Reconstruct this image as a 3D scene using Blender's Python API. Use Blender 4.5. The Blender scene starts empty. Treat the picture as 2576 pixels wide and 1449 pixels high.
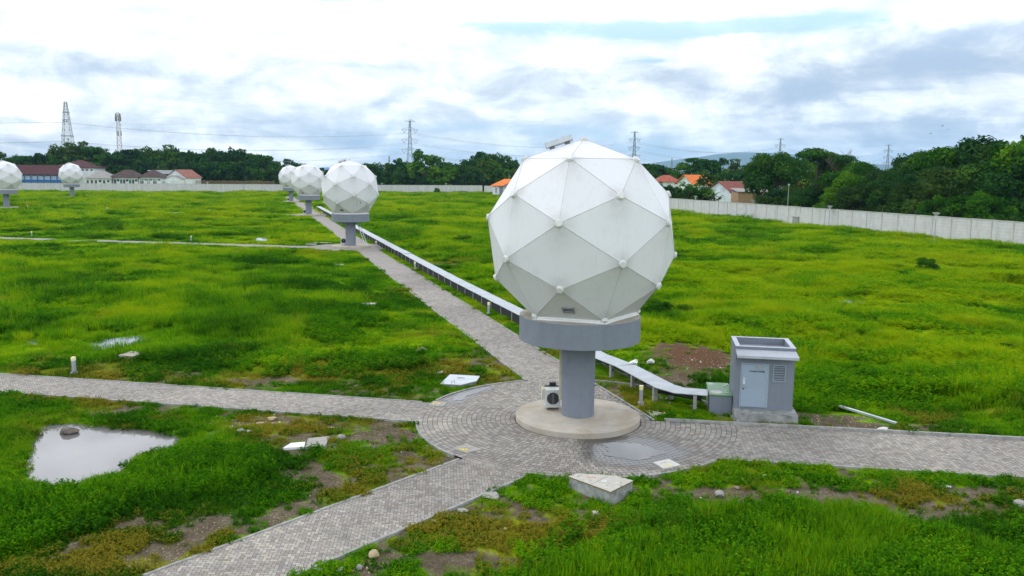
import bpy, bmesh, math, random
import numpy as np
from mathutils import Vector, Matrix
sc = bpy.context.scene
C = sc.collection
rad = math.radians
random.seed(7)
# ------------------------------------------------------------------ camera
CAM_H, FOC, PITCH, ROLL = 11.5, 2080.0, math.atan(292.5 / 2080.0), 0.011
_F = np.array([0, math.cos(PITCH), -math.sin(PITCH)]); _R0 = np.array([1.0, 0, 0]); _U0 = np.cross(_R0, _F)
_R = _R0 * math.cos(ROLL) + _U0 * math.sin(ROLL); _U = -_R0 * math.sin(ROLL) + _U0 * math.cos(ROLL)
cam = bpy.data.cameras.new('camera'); camo = bpy.data.objects.new('camera', cam); C.objects.link(camo)
cam.sensor_width = 36; cam.lens = 36 * FOC / 2576; cam.clip_start = 0.5; cam.clip_end = 20000
camo.matrix_world = Matrix(((_R[0], _U[0], -_F[0], 0), (_R[1], _U[1], -_F[1], 0), (_R[2], _U[2], -_F[2], CAM_H), (0, 0, 0, 1)))
sc.camera = camo

def ray(px, py):
    return _F * FOC + _R * (px - 1288) - _U * (py - 724.5)
def G(px, py, z=0.0):
    d = ray(px, py); t = (z - CAM_H) / d[2]
    return Vector((d[0] * t, d[1] * t, z))
def AT(px, py, y):
    d = ray(px, py); t = y / d[1]
    return Vector((d[0] * t, y, CAM_H + d[2] * t))
# ------------------------------------------------------------------ light
sc.view_settings.view_transform = 'Standard'; sc.view_settings.look = 'None'
sc.view_settings.exposure = 0.70; sc.view_settings.gamma = 1.0
sc.render.engine = 'CYCLES'
sc.cycles.use_denoising = True; sc.cycles.denoiser = 'OPENIMAGEDENOISE'; sc.cycles.denoising_input_passes = 'RGB_ALBEDO_NORMAL'; sc.cycles.denoising_prefilter = 'NONE'; sc.cycles.use_adaptive_sampling = False
sc.cycles.max_bounces = 6; sc.cycles.diffuse_bounces = 3; sc.cycles.glossy_bounces = 2; sc.cycles.transparent_max_bounces = 4
sc.cycles.transmission_bounces = 2; sc.cycles.volume_bounces = 0; sc.cycles.caustics_reflective = False; sc.cycles.caustics_refractive = False
HAZE = 5.5e-5
SUN_EL, SUN_AZ = rad(52), rad(-62)          # azimuth from +y towards +x
sun = bpy.data.lights.new('sun', 'SUN'); sun.energy = 0.7; sun.angle = rad(14); sun.color = (1, 0.96, 0.9)
suno = bpy.data.objects.new('sun', sun); C.objects.link(suno)
sd = Vector((math.sin(SUN_AZ) * math.cos(SUN_EL), math.cos(SUN_AZ) * math.cos(SUN_EL), math.sin(SUN_EL)))
suno.rotation_euler = sd.to_track_quat('Z', 'Y').to_euler(); suno.location = (0, 0, 60)

class NB:                                     # small node builder
    def __init__(s, nt): s.nt = nt
    def n(s, t, **k):
        o = s.nt.nodes.new(t)
        for a, b in k.items(): setattr(o, a, b)
        return o
    def put(s, sock, v):
        if isinstance(v, bpy.types.NodeSocket): s.nt.links.new(v, sock)
        elif v is not None: sock.default_value = v
    def m(s, op, a, b=None, c=None, clamp=False):
        o = s.n('ShaderNodeMath', operation=op, use_clamp=clamp)
        for i, v in enumerate((a, b, c)): s.put(o.inputs[i], v)
        return o.outputs[0]
    def ss(s, v, lo, hi):
        o = s.n('ShaderNodeMapRange', interpolation_type='SMOOTHSTEP')
        s.put(o.inputs[0], v); o.inputs[1].default_value = lo; o.inputs[2].default_value = hi
        return o.outputs[0]
    def lin(s, v, a, b, c, d):
        o = s.n('ShaderNodeMapRange'); s.put(o.inputs[0], v)
        for i, q in enumerate((a, b, c, d)): o.inputs[i + 1].default_value = q
        return o.outputs[0]
    def mix(s, f, a, b, blend='MIX'):
        o = s.n('ShaderNodeMix', data_type='RGBA', blend_type=blend)
        s.put(o.inputs[0], f); s.put(o.inputs[6], a); s.put(o.inputs[7], b)
        return o.outputs[2]
    def noise(s, vec, scale, detail=4, rough=0.55, dist=0.0):
        o = s.n('ShaderNodeTexNoise'); s.put(o.inputs['Vector'], vec)
        o.inputs['Scale'].default_value = scale; o.inputs['Detail'].default_value = detail
        o.inputs['Roughness'].default_value = rough; o.inputs['Distortion'].default_value = dist
        return o.outputs[0]
    def ramp_el(s, e):
        r = s.n('ShaderNodeValToRGB'); s.put(r.inputs[0], e); q = r.color_ramp.elements; q[0].position = .12; q[0].color = (1, 1, 1, 1); q[1].position = .30; q[1].color = (1.85, 1.86, 1.88, 1); k = q.new(.9); k.color = (1.08, 1.09, 1.11, 1); k = q.new(1.0); k.color = (.58, .60, .63, 1)
        return r.outputs[0]
    def xyz(s, x, y, z):
        o = s.n('ShaderNodeCombineXYZ')
        for i, v in enumerate((x, y, z)): s.put(o.inputs[i], v)
        return o.outputs[0]
    def mapv(s, v, scale):
        o = s.n('ShaderNodeMapping'); s.put(o.inputs[0], v); o.inputs['Scale'].default_value = scale
        return o.outputs[0]

world = bpy.data.worlds.new('World'); sc.world = world; world.use_nodes = True
nt = world.node_tree; nt.nodes.clear(); b = NB(nt)
tc = b.n('ShaderNodeTexCoord'); sep = b.n('ShaderNodeSeparateXYZ'); nt.links.new(tc.outputs['Generated'], sep.inputs[0])
dx, dy, dz = sep.outputs
az = b.m('ARCTAN2', dx, dy); el = b.m('ARCSINE', dz)
k = b.m('DIVIDE', 1.0, b.m('ADD', b.m('MAXIMUM', dz, 0.0), 0.10))
deck = b.xyz(b.m('MULTIPLY', dx, k), b.m('MULTIPLY', dy, k), 0.37)
def blob(px, py, sx, sy, amp, rot=0.0):
    a0 = math.atan((px - 1288) / 2080); e0 = (432 + 0.011 * (px - 1288) - py) / 2080
    u = b.m('MULTIPLY', b.m('SUBTRACT', az, a0), 2080.0 / sx); v = b.m('MULTIPLY', b.m('SUBTRACT', el, e0), 2080.0 / sy)
    if rot: v = b.m('SUBTRACT', v, b.m('MULTIPLY', u, rot))
    r2 = b.m('ADD', b.m('MULTIPLY', u, u), b.m('MULTIPLY', v, v))
    return b.m('MULTIPLY', b.m('EXPONENT', b.m('MULTIPLY', r2, -1.0)), amp)
def total(lst, start):
    t = start
    for q in lst: t = b.m('ADD', t, blob(*q))
    return t
nA = b.noise(deck, 1.15, 9, 0.58, 0.5)
nB = b.noise(b.xyz(b.m('MULTIPLY', az, 11.0), b.m('MULTIPLY', el, 21.0), 1.9), 1.0, 10, 0.62, 0.35)
nC = b.noise(b.xyz(b.m('MULTIPLY', az, 5.0), b.m('MULTIPLY', el, 30.0), 5.1), 1.0, 12, 0.66, 0.9)
n1 = b.m('ADD', b.m('MULTIPLY', nA, 0.70), b.m('MULTIPLY', nB, 1.05)); n1 = b.m('SUBTRACT', n1, 0.375)
low = b.ss(el, 0.085, 0.0)
grey = total([(470, 212, 90, 36, .20), (300, 205, 190, 40, .16), (70, 232, 90, 26, .13), (1180, 132, 80, 26, .14), (1030, 132, 80, 20, .12),
              (1950, 255, 320, 36, .32, .25), (2400, 165, 300, 70, .42, .40), (1290, 235, 95, 30, .14), (60, 322, 50, 14, .14), (1600, 210, 260, 40, .12),
              (820, 345, 380, 34, .15), (2450, 330, 220, 40, .14), (1560, 30, 50, 40, .10), (960, 268, 30, 16, .12), (2100, 320, 400, 45, .12),
              (250, 80, 420, 50, -.10), (820, 110, 380, 50, -.12), (1500, 150, 230, 30, -.16), (2480, 262, 130, 22, -.28), (1180, 352, 130, 17, -.34), (1750, 350, 150, 18, -.12)], n1)
grey = b.m('ADD', grey, b.m('MULTIPLY', low, 0.16))
gf = b.m('MULTIPLY', b.ss(grey, 0.39, 0.79), b.ss(el, 0.42, 0.22))
hole = total([(1620, 98, 240, 24, .44), (1990, 98, 190, 17, .44), (800, 24, 150, 15, .42), (1260, 84, 170, 16, .28), (1120, 322, 170, 16, .16), (1450, 335, 230, 22, .20),
              (1640, 385, 170, 26, .30), (1360, 180, 110, 9, .22), (1650, 170, 70, 7, .26), (110, 8, 160, 10, .24), (880, 180, 150, 10, .14), (2150, 395, 200, 26, .14)],
             b.m('ADD', b.m('MULTIPLY', nC, 0.6), b.m('MULTIPLY', nB, 0.4)))
hf = b.m('MULTIPLY', b.m('MULTIPLY', b.ss(hole, 0.54, 0.84), .80), b.ss(el, 0.40, 0.22))
sky = b.n('ShaderNodeTexSky', sky_type='NISHITA'); sky.sun_disc = False; sky.sun_elevation = SUN_EL; sky.sun_rotation = SUN_AZ
sky.air_density = 1.0; sky.dust_density = 0.6; sky.ozone_density = 2.0
skyc = b.mix(0.75, sky.outputs[0], (3.0, 4.7, 6.2, 1))
gcol = b.mix(b.ss(grey, 0.60, 0.95), (5.0, 5.6, 6.1, 1), (3.2, 3.95, 5.0, 1))
wcol = b.mix(b.ss(b.m('ADD', b.m('MULTIPLY', nB, .6), b.m('MULTIPLY', nC, .4)), 0.36, 0.62), (9.4, 9.7, 10.2, 1), (6.0, 6.35, 6.8, 1))
col = b.mix(gf, wcol, gcol)
col = b.mix(hf, col, skyc)
col = b.mix(1.0, col, b.ramp_el(el), 'MULTIPLY')
col = b.mix(b.ss(dz, -.05, -.01), (.25, .3, .2, 1), col)
bg = b.n('ShaderNodeBackground'); nt.links.new(col, bg.inputs[0]); bg.inputs[1].default_value = 0.1
out = b.n('ShaderNodeOutputWorld'); nt.links.new(bg.outputs[0], out.inputs[0])
# ------------------------------------------------------------------ helpers
def tag(o, label=None, cat=None, group=None, kind=None):
    for a, v in (('label', label), ('category', cat), ('group', group), ('kind', kind)):
        if v: o[a] = v
    return o
def thing(name, label, cat, loc=(0, 0, 0), rz=0.0, group=None):
    o = bpy.data.objects.new(name, None); o.empty_display_size = 0.3; C.objects.link(o)
    o.location = loc; o.rotation_euler = (0, 0, rz)
    return tag(o, label, cat, group)
class MB:
    def __init__(s): s.v = []; s.f = []; s.mi = []; s.cur = 0
    def add(s, vs, fs):
        o = len(s.v); s.v += [tuple(q) for q in vs]; s.f += [tuple(i + o for i in f) for f in fs]; s.mi += [s.cur] * len(fs); return s
    def box(s, c, d, rot=None):
        x, y, z = d[0] / 2, d[1] / 2, d[2] / 2
        vs = [Vector(q) for q in ((-x, -y, -z), (x, -y, -z), (x, y, -z), (-x, y, -z), (-x, -y, z), (x, -y, z), (x, y, z), (-x, y, z))]
        if rot is not None:
            rot = Matrix.Rotation(rot, 3, 'Z') if isinstance(rot, (int, float)) else rot
            vs = [rot @ q for q in vs]
        c = Vector(c)
        return s.add([q + c for q in vs], [(0, 3, 2, 1), (4, 5, 6, 7), (0, 1, 5, 4), (1, 2, 6, 5), (2, 3, 7, 6), (3, 0, 4, 7)])
    def b2(s, x0, x1, y0, y1, z0, z1): return s.box(((x0 + x1) / 2, (y0 + y1) / 2, (z0 + z1) / 2), (x1 - x0, y1 - y0, z1 - z0))
    def lathe(s, prof, n=32, c=(0, 0, 0), capb=True, capt=True, axis=None):
        vs = []; fs = []; m = len(prof)
        for r, z in prof:
            for i in range(n):
                a = 2 * math.pi * i / n; vs.append(Vector((r * math.cos(a), r * math.sin(a), z)))
        for j in range(m - 1):
            for i in range(n):
                fs.append((j * n + i, j * n + (i + 1) % n, (j + 1) * n + (i + 1) % n, (j + 1) * n + i))
        if capb: fs.append(tuple(range(n - 1, -1, -1)))
        if capt: fs.append(tuple((m - 1) * n + i for i in range(n)))
        if axis is not None:
            q = Vector((0, 0, 1)).rotation_difference(Vector(axis)); vs = [q @ p for p in vs]
        c = Vector(c)
        return s.add([p + c for p in vs], fs)
    def tube(s, pts, r, n=6, r1=None, cap=True):
        pts = [Vector(p) for p in pts]; m = len(pts); vs = []; fs = []
        multi = isinstance(r, (list, tuple)); rs = [] if multi else [r + ((r1 if r1 is not None else r) - r) * i / max(1, m - 1) for i in range(m)]
        rs = list(r) if multi else rs
        up = Vector((0, 0, 1)); prev = None
        for i, p in enumerate(pts):
            t = (pts[min(i + 1, m - 1)] - pts[max(i - 1, 0)]).normalized()
            a = t.cross(up if abs(t.z) < 0.95 else Vector((1, 0, 0))).normalized()
            if prev is not None:
                a = (prev - t * prev.dot(t)).normalized()
            prev = a; c2 = t.cross(a)
            for k2 in range(n):
                w = 2 * math.pi * k2 / n; vs.append(p + (a * math.cos(w) + c2 * math.sin(w)) * rs[i])
        for j in range(m - 1):
            for i in range(n): fs.append((j * n + i, j * n + (i + 1) % n, (j + 1) * n + (i + 1) % n, (j + 1) * n + i))
        if cap: fs += [tuple(range(n - 1, -1, -1)), tuple((m - 1) * n + i for i in range(n))]
        return s.add(vs, fs)
    def prism(s, poly, z0, z1):
        n = len(poly); vs = [(p[0], p[1], z0) for p in poly] + [(p[0], p[1], z1) for p in poly]
        return s.add(vs, [tuple(range(n - 1, -1, -1)), tuple(range(n, 2 * n))] + [(i, (i + 1) % n, n + (i + 1) % n, n + i) for i in range(n)])
    def mesh(s, name, mats, smooth=False, bevel=0):
        me = bpy.data.meshes.new(name); me.from_pydata(s.v, [], s.f)
        for m_ in (mats if isinstance(mats, (list, tuple)) else [mats]): me.materials.append(m_)
        if any(s.mi): me.polygons.foreach_set('material_index', s.mi)
        if bevel:
            bm = bmesh.new(); bm.from_mesh(me); bmesh.ops.remove_doubles(bm, verts=bm.verts, dist=1e-5)
            es = [e for e in bm.edges if len(e.link_faces) == 2 and e.calc_face_angle(0) > 0.7]
            bmesh.ops.bevel(bm, geom=es, offset=bevel, segments=2, affect='EDGES', profile=0.6); bm.to_mesh(me); bm.free()
        if smooth:
            me.polygons.foreach_set('use_smooth', [True] * len(me.polygons)); me.set_sharp_from_angle(angle=rad(38))
        me.update(); return me
    def obj(s, name, mats, parent=None, smooth=False, bevel=0, loc=None, label=None):
        o = bpy.data.objects.new(name, s.mesh(name, mats, smooth, bevel)); C.objects.link(o)
        if parent is not None: o.parent = parent
        if loc is not None: o.location = loc
        if label: o['label'] = label
        return o
def copy_tree(o, parent=None):
    c = o.copy(); C.objects.link(c)
    if parent is not None: c.parent = parent
    for ch in list(o.children): copy_tree(ch, c)
    return c
# ------------------------------------------------------------------ materials
def M(name, col, rough=0.75, var=0.15, scale=3.0, metal=0.0, bump=0.0, spec=0.3, dirt=None, damt=0.0, dscale=1.5, streak=False, lo=0.45, hi=0.75):
    m = bpy.data.materials.new(name); m.use_nodes = True; nt = m.node_tree; b = NB(nt); p = nt.nodes['Principled BSDF']
    tc = b.n('ShaderNodeTexCoord').outputs['Object']
    n1 = b.noise(tc, scale, 6, 0.6)
    c0 = tuple(max(0, c * (1 - var)) for c in col) + (1,); c1 = tuple(c * (1 + var) for c in col) + (1,)
    cc = b.mix(b.ss(n1, 0.3, 0.7), c0, c1)
    if dirt:
        v = b.mapv(tc, (dscale * 2.2, dscale * 2.2, dscale * 0.22)) if streak else b.mapv(tc, (dscale,) * 3)
        d = b.m('MULTIPLY', b.ss(b.noise(v, 1.0, 7, 0.65, 0.2), lo, hi), damt)
        cc = b.mix(d, cc, dirt + (1,))
    nt.links.new(cc, p.inputs['Base Color'])
    p.inputs['Roughness'].default_value = rough; p.inputs['Metallic'].default_value = metal; p.inputs['Specular IOR Level'].default_value = spec
    if bump:
        bn = b.n('ShaderNodeBump'); bn.inputs['Strength'].default_value = bump; bn.inputs['Distance'].default_value = 0.02
        nt.links.new(b.noise(tc, scale * 6, 6, 0.7), bn.inputs['Height']); nt.links.new(bn.outputs[0], p.inputs['Normal'])
    return m
GREY_PAINT = M('grey_paint', (.178, .203, .243), .6, .05, 2, bump=.15, dirt=(.13, .15, .18), damt=.35, dscale=1.2, streak=True)
PALE_PAINT = M('pale_paint', (.40, .425, .475), .6, .06, 2, dirt=(.3, .31, .34), damt=.4)
CONC = M('concrete', (.31, .30, .275), .9, .14, 2.5, bump=.3, dirt=(.2, .18, .14), damt=.55, dscale=1.3)
CONC_PALE = M('pale_concrete', (.41, .375, .32), .9, .10, 1.6, bump=.25, dirt=(.31, .25, .165), damt=.7, dscale=.7, lo=.40, hi=.70)
CONC_DIRTY = M('mouldy_concrete', (.29, .30, .29), .9, .2, 3, bump=.4, dirt=(.06, .065, .06), damt=.85, dscale=2.2)
CONC_OLD = M('weathered_lid_concrete', (.45, .43, .38), .9, .1, 3, bump=.3, dirt=(.15, .13, .09), damt=.8, dscale=2.6, lo=.52, hi=.68)
KERBM = M('kerb_concrete', (.30, .30, .285), .9, .18, 5, bump=.3, dirt=(.12, .13, .1), damt=.5, dscale=1.0)
WALLM = M('precast_wall', (.52, .525, .515), .9, .07, .8, bump=.2, dirt=(.36, .36, .34), damt=.7, dscale=.35, streak=True)
WALLPOST = M('wall_post_concrete', (.47, .46, .43), .9, .1, 2, dirt=(.25, .24, .2), damt=.6, dscale=.6)
WHITE = M('white_plaster', (.62, .65, .68), .8, .05, .6, dirt=(.38, .42, .46), damt=.5, dscale=.4, streak=True)
WHITE_OLD = M('stained_white_plaster', (.56, .62, .66), .85, .08, .6, dirt=(.22, .28, .32), damt=.7, dscale=.5)
BLUEP = M('blue_paint', (.02, .10, .30), .6, .1, 1)
GLASSD = M('dark_window_glass', (.03, .045, .06), .15, .2, 1, spec=.6)
METAL = M('galvanised_steel', (.42, .455, .48), .38, .10, 1.2, metal=.35, dirt=(.34, .36, .36), damt=.5, dscale=.8)
STEELD = M('dark_steel', (.10, .105, .11), .5, .2, 3, metal=.3)
TOWERM = M('tower_steel', (.28, .30, .33), .6, .1, .3, metal=.2)
PYLONM = M('pylon_steel', (.20, .23, .27), .6, .1, .3, metal=.2)
COVERM = M('weathered_duct_cover', (.33, .36, .385), .42, .12, 1.2, metal=.3, dirt=(.24, .26, .26), damt=.6, dscale=.9)
BLACK = M('black_plastic', (.014, .015, .017), .5, .2, 4)
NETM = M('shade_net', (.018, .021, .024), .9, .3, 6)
ACW = M('enamel_white', (.50, .52, .51), .45, .04, 3, dirt=(.42, .42, .4), damt=.3)
SEAM = M('panel_seam', (.39, .395, .40), .7, .1, 4)
CAPM = M('node_cap', (.63, .635, .625), .6, .05, 6, dirt=(.35, .34, .31), damt=.4)
SEAL = M('silicone_seal', (.70, .71, .71), .6, .05, 6)
YEL = M('yellow_paint', (.75, .58, .02), .7, .12, 8)
RED = M('red_paint', (.62, .10, .09), .7, .1, 8)
INK = M('black_ink', (.012, .013, .02), .6, .1, 8)
LAMPY = M('lamp_diffuser', (.78, .72, .42), .5, .05, 4)
GREENM = M('green_lid_paint', (.075, .19, .085), .45, .12, 1.5, dirt=(.16, .25, .14), damt=.4)
DOORM = M('door_enamel', (.285, .36, .44), .45, .03, 1, dirt=(.24, .3, .37), damt=.3)
STICK = M('white_sticker', (.75, .76, .78), .5, .02, 4)
BRICK = M('bare_brickwork', (.34, .22, .14), .9, .2, 2.2, dirt=(.2, .15, .1), damt=.5)
ORANGE = M('orange_roof_tiles', (.72, .20, .045), .75, .12, 1.0, dirt=(.42, .12, .04), damt=.45, dscale=.8)
ORANGE_OLD = M('old_orange_tiles', (.62, .155, .03), .8, .2, 1.6, dirt=(.20, .07, .03), damt=.6, dscale=1.0)
REDROOF = M('old_red_tiles', (.19, .055, .04), .85, .25, 1.5, dirt=(.30, .15, .12), damt=.6, dscale=1.6)
MAROON = M('maroon_tiles', (.060, .015, .019), .8, .15, .8, dirt=(.035, .012, .014), damt=.5, dscale=.5)
BROWNROOF = M('brown_roof_tiles', (.065, .042, .040), .9, .25, .8, dirt=(.13, .10, .085), damt=.6, dscale=.6)
GREYROOF = M('grey_sheet_roof', (.27, .255, .245), .8, .1, .6, dirt=(.17, .155, .145), damt=.6, dscale=.5)
BARK = M('bark', (.075, .058, .042), .95, .3, 2)
BARKPALE = M('grey_dead_bark', (.16, .13, .115), .95, .2, 2)
ROCKG = M('grey_rock', (.30, .29, .27), .9, .22, 3, bump=.6, dirt=(.12, .11, .1), damt=.6)
ROCKT = M('tan_rock', (.42, .33, .20), .9, .18, 3, bump=.5, dirt=(.25, .18, .1), damt=.5)
ROCKP = M('pinkish_rock', (.28, .20, .165), .9, .18, 3, bump=.5, dirt=(.16, .12, .1), damt=.5)
ROCKD = M('dark_wet_rock', (.085, .075, .065), .5, .3, 3, bump=.5, dirt=(.26, .17, .11), damt=.6)
ROCKW = M('white_rubble', (.55, .55, .54), .9, .1, 3, bump=.4, dirt=(.35, .33, .3), damt=.4)
HOSE = M('green_hose', (.03, .24, .10), .5, .1, 4)
BLUETANK = M('blue_plastic', (.015, .06, .22), .5, .1, 2)
BAMBOO = M('weathered_bamboo', (.20, .14, .09), .9, .25, 2)
def radome_mat():
    m = bpy.data.materials.new('white_radome_panel'); m.use_nodes = True; nt = m.node_tree; b = NB(nt); p = nt.nodes['Principled BSDF']
    tc = b.n('ShaderNodeTexCoord').outputs['Object']
    at = b.n('ShaderNodeAttribute', attribute_name='dirt').outputs['Fac']
    st = b.ss(b.noise(b.mapv(tc, (5.5, 5.5, .35)), 1.0, 7, .65), .48, .74)
    pt = b.ss(b.noise(tc, 1.4, 8, .7, .3), .5, .75)
    c = b.mix(b.m('MULTIPLY', st, .30), (.72, .725, .755, 1), (.575, .58, .595, 1))
    c = b.mix(b.m('MULTIPLY', pt, .22), c, (.55, .56, .55, 1))
    c = b.mix(b.m('MULTIPLY', at, b.lin(b.noise(tc, 3.5, 6, .7), .3, .7, .25, .9)), c, (.32, .31, .29, 1))
    nt.links.new(c, p.inputs['Base Color']); p.inputs['Roughness'].default_value = .45; p.inputs['Specular IOR Level'].default_value = .35
    tr = b.n('ShaderNodeBsdfTranslucent'); nt.links.new(c, tr.inputs[0]); mx = b.n('ShaderNodeMixShader'); mx.inputs[0].default_value = .10   # thin laminate: daylight glows through
    nt.links.new(p.outputs[0], mx.inputs[1]); nt.links.new(tr.outputs[0], mx.inputs[2]); nt.links.new(mx.outputs[0], nt.nodes['Material Output'].inputs[0])
    return m
RADOME = radome_mat()
def water_mat(name, col, rough=.03):
    m = bpy.data.materials.new(name); m.use_nodes = True; nt = m.node_tree; b = NB(nt); p = nt.nodes['Principled BSDF']
    tc = b.n('ShaderNodeTexCoord').outputs['Object']
    nt.links.new(b.mix(b.noise(tc, .8, 4), tuple(c * .9 for c in col) + (1,), tuple(c * 1.1 for c in col) + (1,)), p.inputs['Base Color'])
    p.inputs['Roughness'].default_value = rough; p.inputs['IOR'].default_value = 1.33; p.inputs['Specular IOR Level'].default_value = .5
    bn = b.n('ShaderNodeBump'); bn.inputs['Strength'].default_value = .04; bn.inputs['Distance'].default_value = .02
    nt.links.new(b.noise(tc, 5.0, 3), bn.inputs['Height']); nt.links.new(bn.outputs[0], p.inputs['Normal'])
    return m
WATER = water_mat('muddy_pond_water', (.135, .128, .124)); WATER2 = water_mat('marsh_water', (.13, .16, .20)); WATER3 = water_mat('rain_puddle_water', (.075, .073, .072))
# ------------------------------------------------------------------ numpy fields
def _hash(ix, iy, s):
    h = (ix.astype(np.int64) * 374761393 + iy.astype(np.int64) * 668265263 + s * 1442695041) & 0x7fffffff
    h = ((h ^ (h >> 13)) * 1274126177) & 0x7fffffff
    return ((h ^ (h >> 16)) & 0xffffff) / float(0xffffff)
def vnoise(x, y, s):
    ix = np.floor(x); iy = np.floor(y); fx = x - ix; fy = y - iy; fx = fx * fx * (3 - 2 * fx); fy = fy * fy * (3 - 2 * fy)
    a = _hash(ix, iy, s); c = _hash(ix + 1, iy, s); d = _hash(ix, iy + 1, s); e = _hash(ix + 1, iy + 1, s)
    return a + (c - a) * fx + (d - a) * fy + (a - c - d + e) * fx * fy
def fbm(x, y, sc_, s, o=4):
    t = 0; a = .5; n = 0
    for i in range(o): t = t + a * vnoise(x * sc_ * 2 ** i + 17.3 * i, y * sc_ * 2 ** i + 9.1 * i, s + i); n += a; a *= .55
    return t / n
def sst(v, a, b_): t = np.clip((v - a) / (b_ - a), 0, 1); return t * t * (3 - 2 * t)
def poly_sd(x, y, P):                         # signed distance to polygon, negative inside
    d = np.full(np.shape(x), 1e9); ins = np.zeros(np.shape(x), bool); n = len(P)
    for i in range(n):
        ax, ay = P[i]; bx, by = P[(i + 1) % n]; ex, ey = bx - ax, by - ay
        t = np.clip(((x - ax) * ex + (y - ay) * ey) / (ex * ex + ey * ey), 0, 1)
        d = np.minimum(d, np.hypot(x - ax - t * ex, y - ay - t * ey))
        c = (ay > y) != (by > y)
        xi = ax + (y - ay) * ex / (ey if ey else 1e-9)
        ins ^= c & (x < xi)
    return np.where(ins, -d, d)
# lattice of the antenna field
D1 = Vector((3.14, 37.55, 0)); UM = Vector((-27.4, 86.2, 0)); UL = Vector((-88.3, 19.4, 0))
DOMES = [D1, D1 + UM, D1 + UM * 2, D1 + UM * 3, D1 + UM * 2 + UL, D1 + UM * 3 + UL]
HUB_R = 7.45
def strip(p0, p1, hw):
    p0 = Vector(p0).to_2d(); p1 = Vector(p1).to_2d(); L = (p1 - p0).length; u = (p1 - p0) / L
    return (p0, u, Vector((-u.y, u.x)), L, hw)
mdir = Vector((-.3023, .9532))
S_MAIN = strip((5.05 - 2 * mdir.x, 37.2 - 2 * mdir.y), Vector((5.05, 37.2)) + mdir * 330, 1.66)
S_LEFT = strip((3.15, 37.1), Vector((3.15, 37.1)) + Vector((-.981, .193)) * 60, 1.56)
S_RIGHT = strip((3.15, 35.55), Vector((3.15, 35.55)) + Vector((.9897, -.143)) * 40, 2.42)
fd = Vector((-.644, -.765)); S_FRONT = strip(Vector((-.70, 31.1)) - fd * 6, Vector((-.70, 31.1)) + fd * 22, 1.55)
lft = UL.to_2d().normalized()
L2a = G(629, 617.5).to_2d(); L2b = G(0, 599).to_2d(); S_LEFT2 = strip(DOMES[1].to_2d() + Vector((0, -2)), L2b + (L2b - L2a).normalized() * 40, 1.5)
L3a = G(629, 539).to_2d(); L3b = G(310, 533).to_2d(); S_LEFT3 = strip(DOMES[2].to_2d(), L3b + (L3b - L3a).normalized() * 60, 1.5)
STRIPS = [S_MAIN, S_LEFT, S_RIGHT, S_FRONT, S_LEFT2, S_LEFT3]
def strip_sd(x, y, S):
    p0, u, v, L, hw = S; a = (x - p0.x) * u.x + (y - p0.y) * u.y; c = (x - p0.x) * v.x + (y - p0.y) * v.y
    return np.maximum(np.abs(c) - hw, np.maximum(-a, a - L))
def side(x, y, S):                            # signed lateral coordinate (positive on the strip's left)
    p0, u, v, L, hw = S; return (x - p0.x) * v.x + (y - p0.y) * v.y
def hub_sd(x, y):
    r = np.hypot(x - D1.x, y - D1.y) - HUB_R
    cut = np.minimum(-side(x, y, S_MAIN) - S_MAIN[4], side(x, y, S_RIGHT) - S_RIGHT[4])
    return np.maximum(r, cut)
def pav_sd(x, y):
    d = hub_sd(x, y)
    for S in STRIPS: d = np.minimum(d, strip_sd(x, y, S))
    for q in DOMES[1:3]: d = np.minimum(d, np.hypot(x - q.x, y - q.y) - 6.0)
    for q in DOMES[3:]: d = np.minimum(d, np.hypot(x - q.x, y - q.y) - 3.1)
    return d
PP = lambda lst, z=0.0: [tuple(G(a, c, z)[:2]) for a, c in lst]
POND = PP([(70, 1150), (52, 1200), (112, 1228), (205, 1216), (285, 1192), (345, 1152), (425, 1126), (466, 1108), (405, 1086), (300, 1076), (240, 1071), (190, 1066), (120, 1066), (88, 1092)], -.12)
MARSH = PP([(228, 866), (240, 877), (300, 870), (372, 853), (352, 845), (280, 852)])
MARSH2 = PP([(2096, 762), (2110, 770), (2150, 768), (2205, 766), (2190, 757), (2120, 754)])
MARSH3 = PP([(636, 604), (650, 608), (676, 604), (668, 597), (645, 598)])
MARSH4 = PP([(64, 856), (78, 870), (98, 866), (92, 850)])
WET = [POND, MARSH, MARSH2, MARSH3, MARSH4]
def zone(lst):                                # smooth field from (px, py, rx, ry, amp) ellipses on the ground
    L = [(G(a, c), rx, ry, amp) for a, c, rx, ry, amp in lst]
    def f(x, y):
        t = np.zeros(np.shape(x))
        for g, rx, ry, amp in L: t = t + amp * np.exp(-((x - g.x) / rx) ** 2 - ((y - g.y) / ry) ** 2)
        return t
    return f
SOIL_P = PP([(560, 1062), (700, 1040), (1030, 1062), (1150, 1140), (1150, 1165), (1000, 1215), (700, 1322), (380, 1449), (-60, 1449), (-60, 1400), (120, 1370), (330, 1285), (560, 1262), (640, 1225), (705, 1180), (650, 1110)])
LUSH_P = PP([(-40, 1215), (70, 1238), (200, 1246), (300, 1222), (370, 1188), (480, 1142), (570, 1136), (650, 1150), (690, 1190), (600, 1245), (480, 1262), (330, 1280), (130, 1362), (-40, 1400)])
TALL_P = PP([(1300, 1462), (1480, 1420), (1720, 1385), (1800, 1325), (1920, 1298), (2120, 1300), (2300, 1345), (2600, 1440), (2600, 1490), (1300, 1490)])
MOUND = G(1750, 905)
z_mound = zone([(1750, 912, 2.4, 3.7, 1)])
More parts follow.
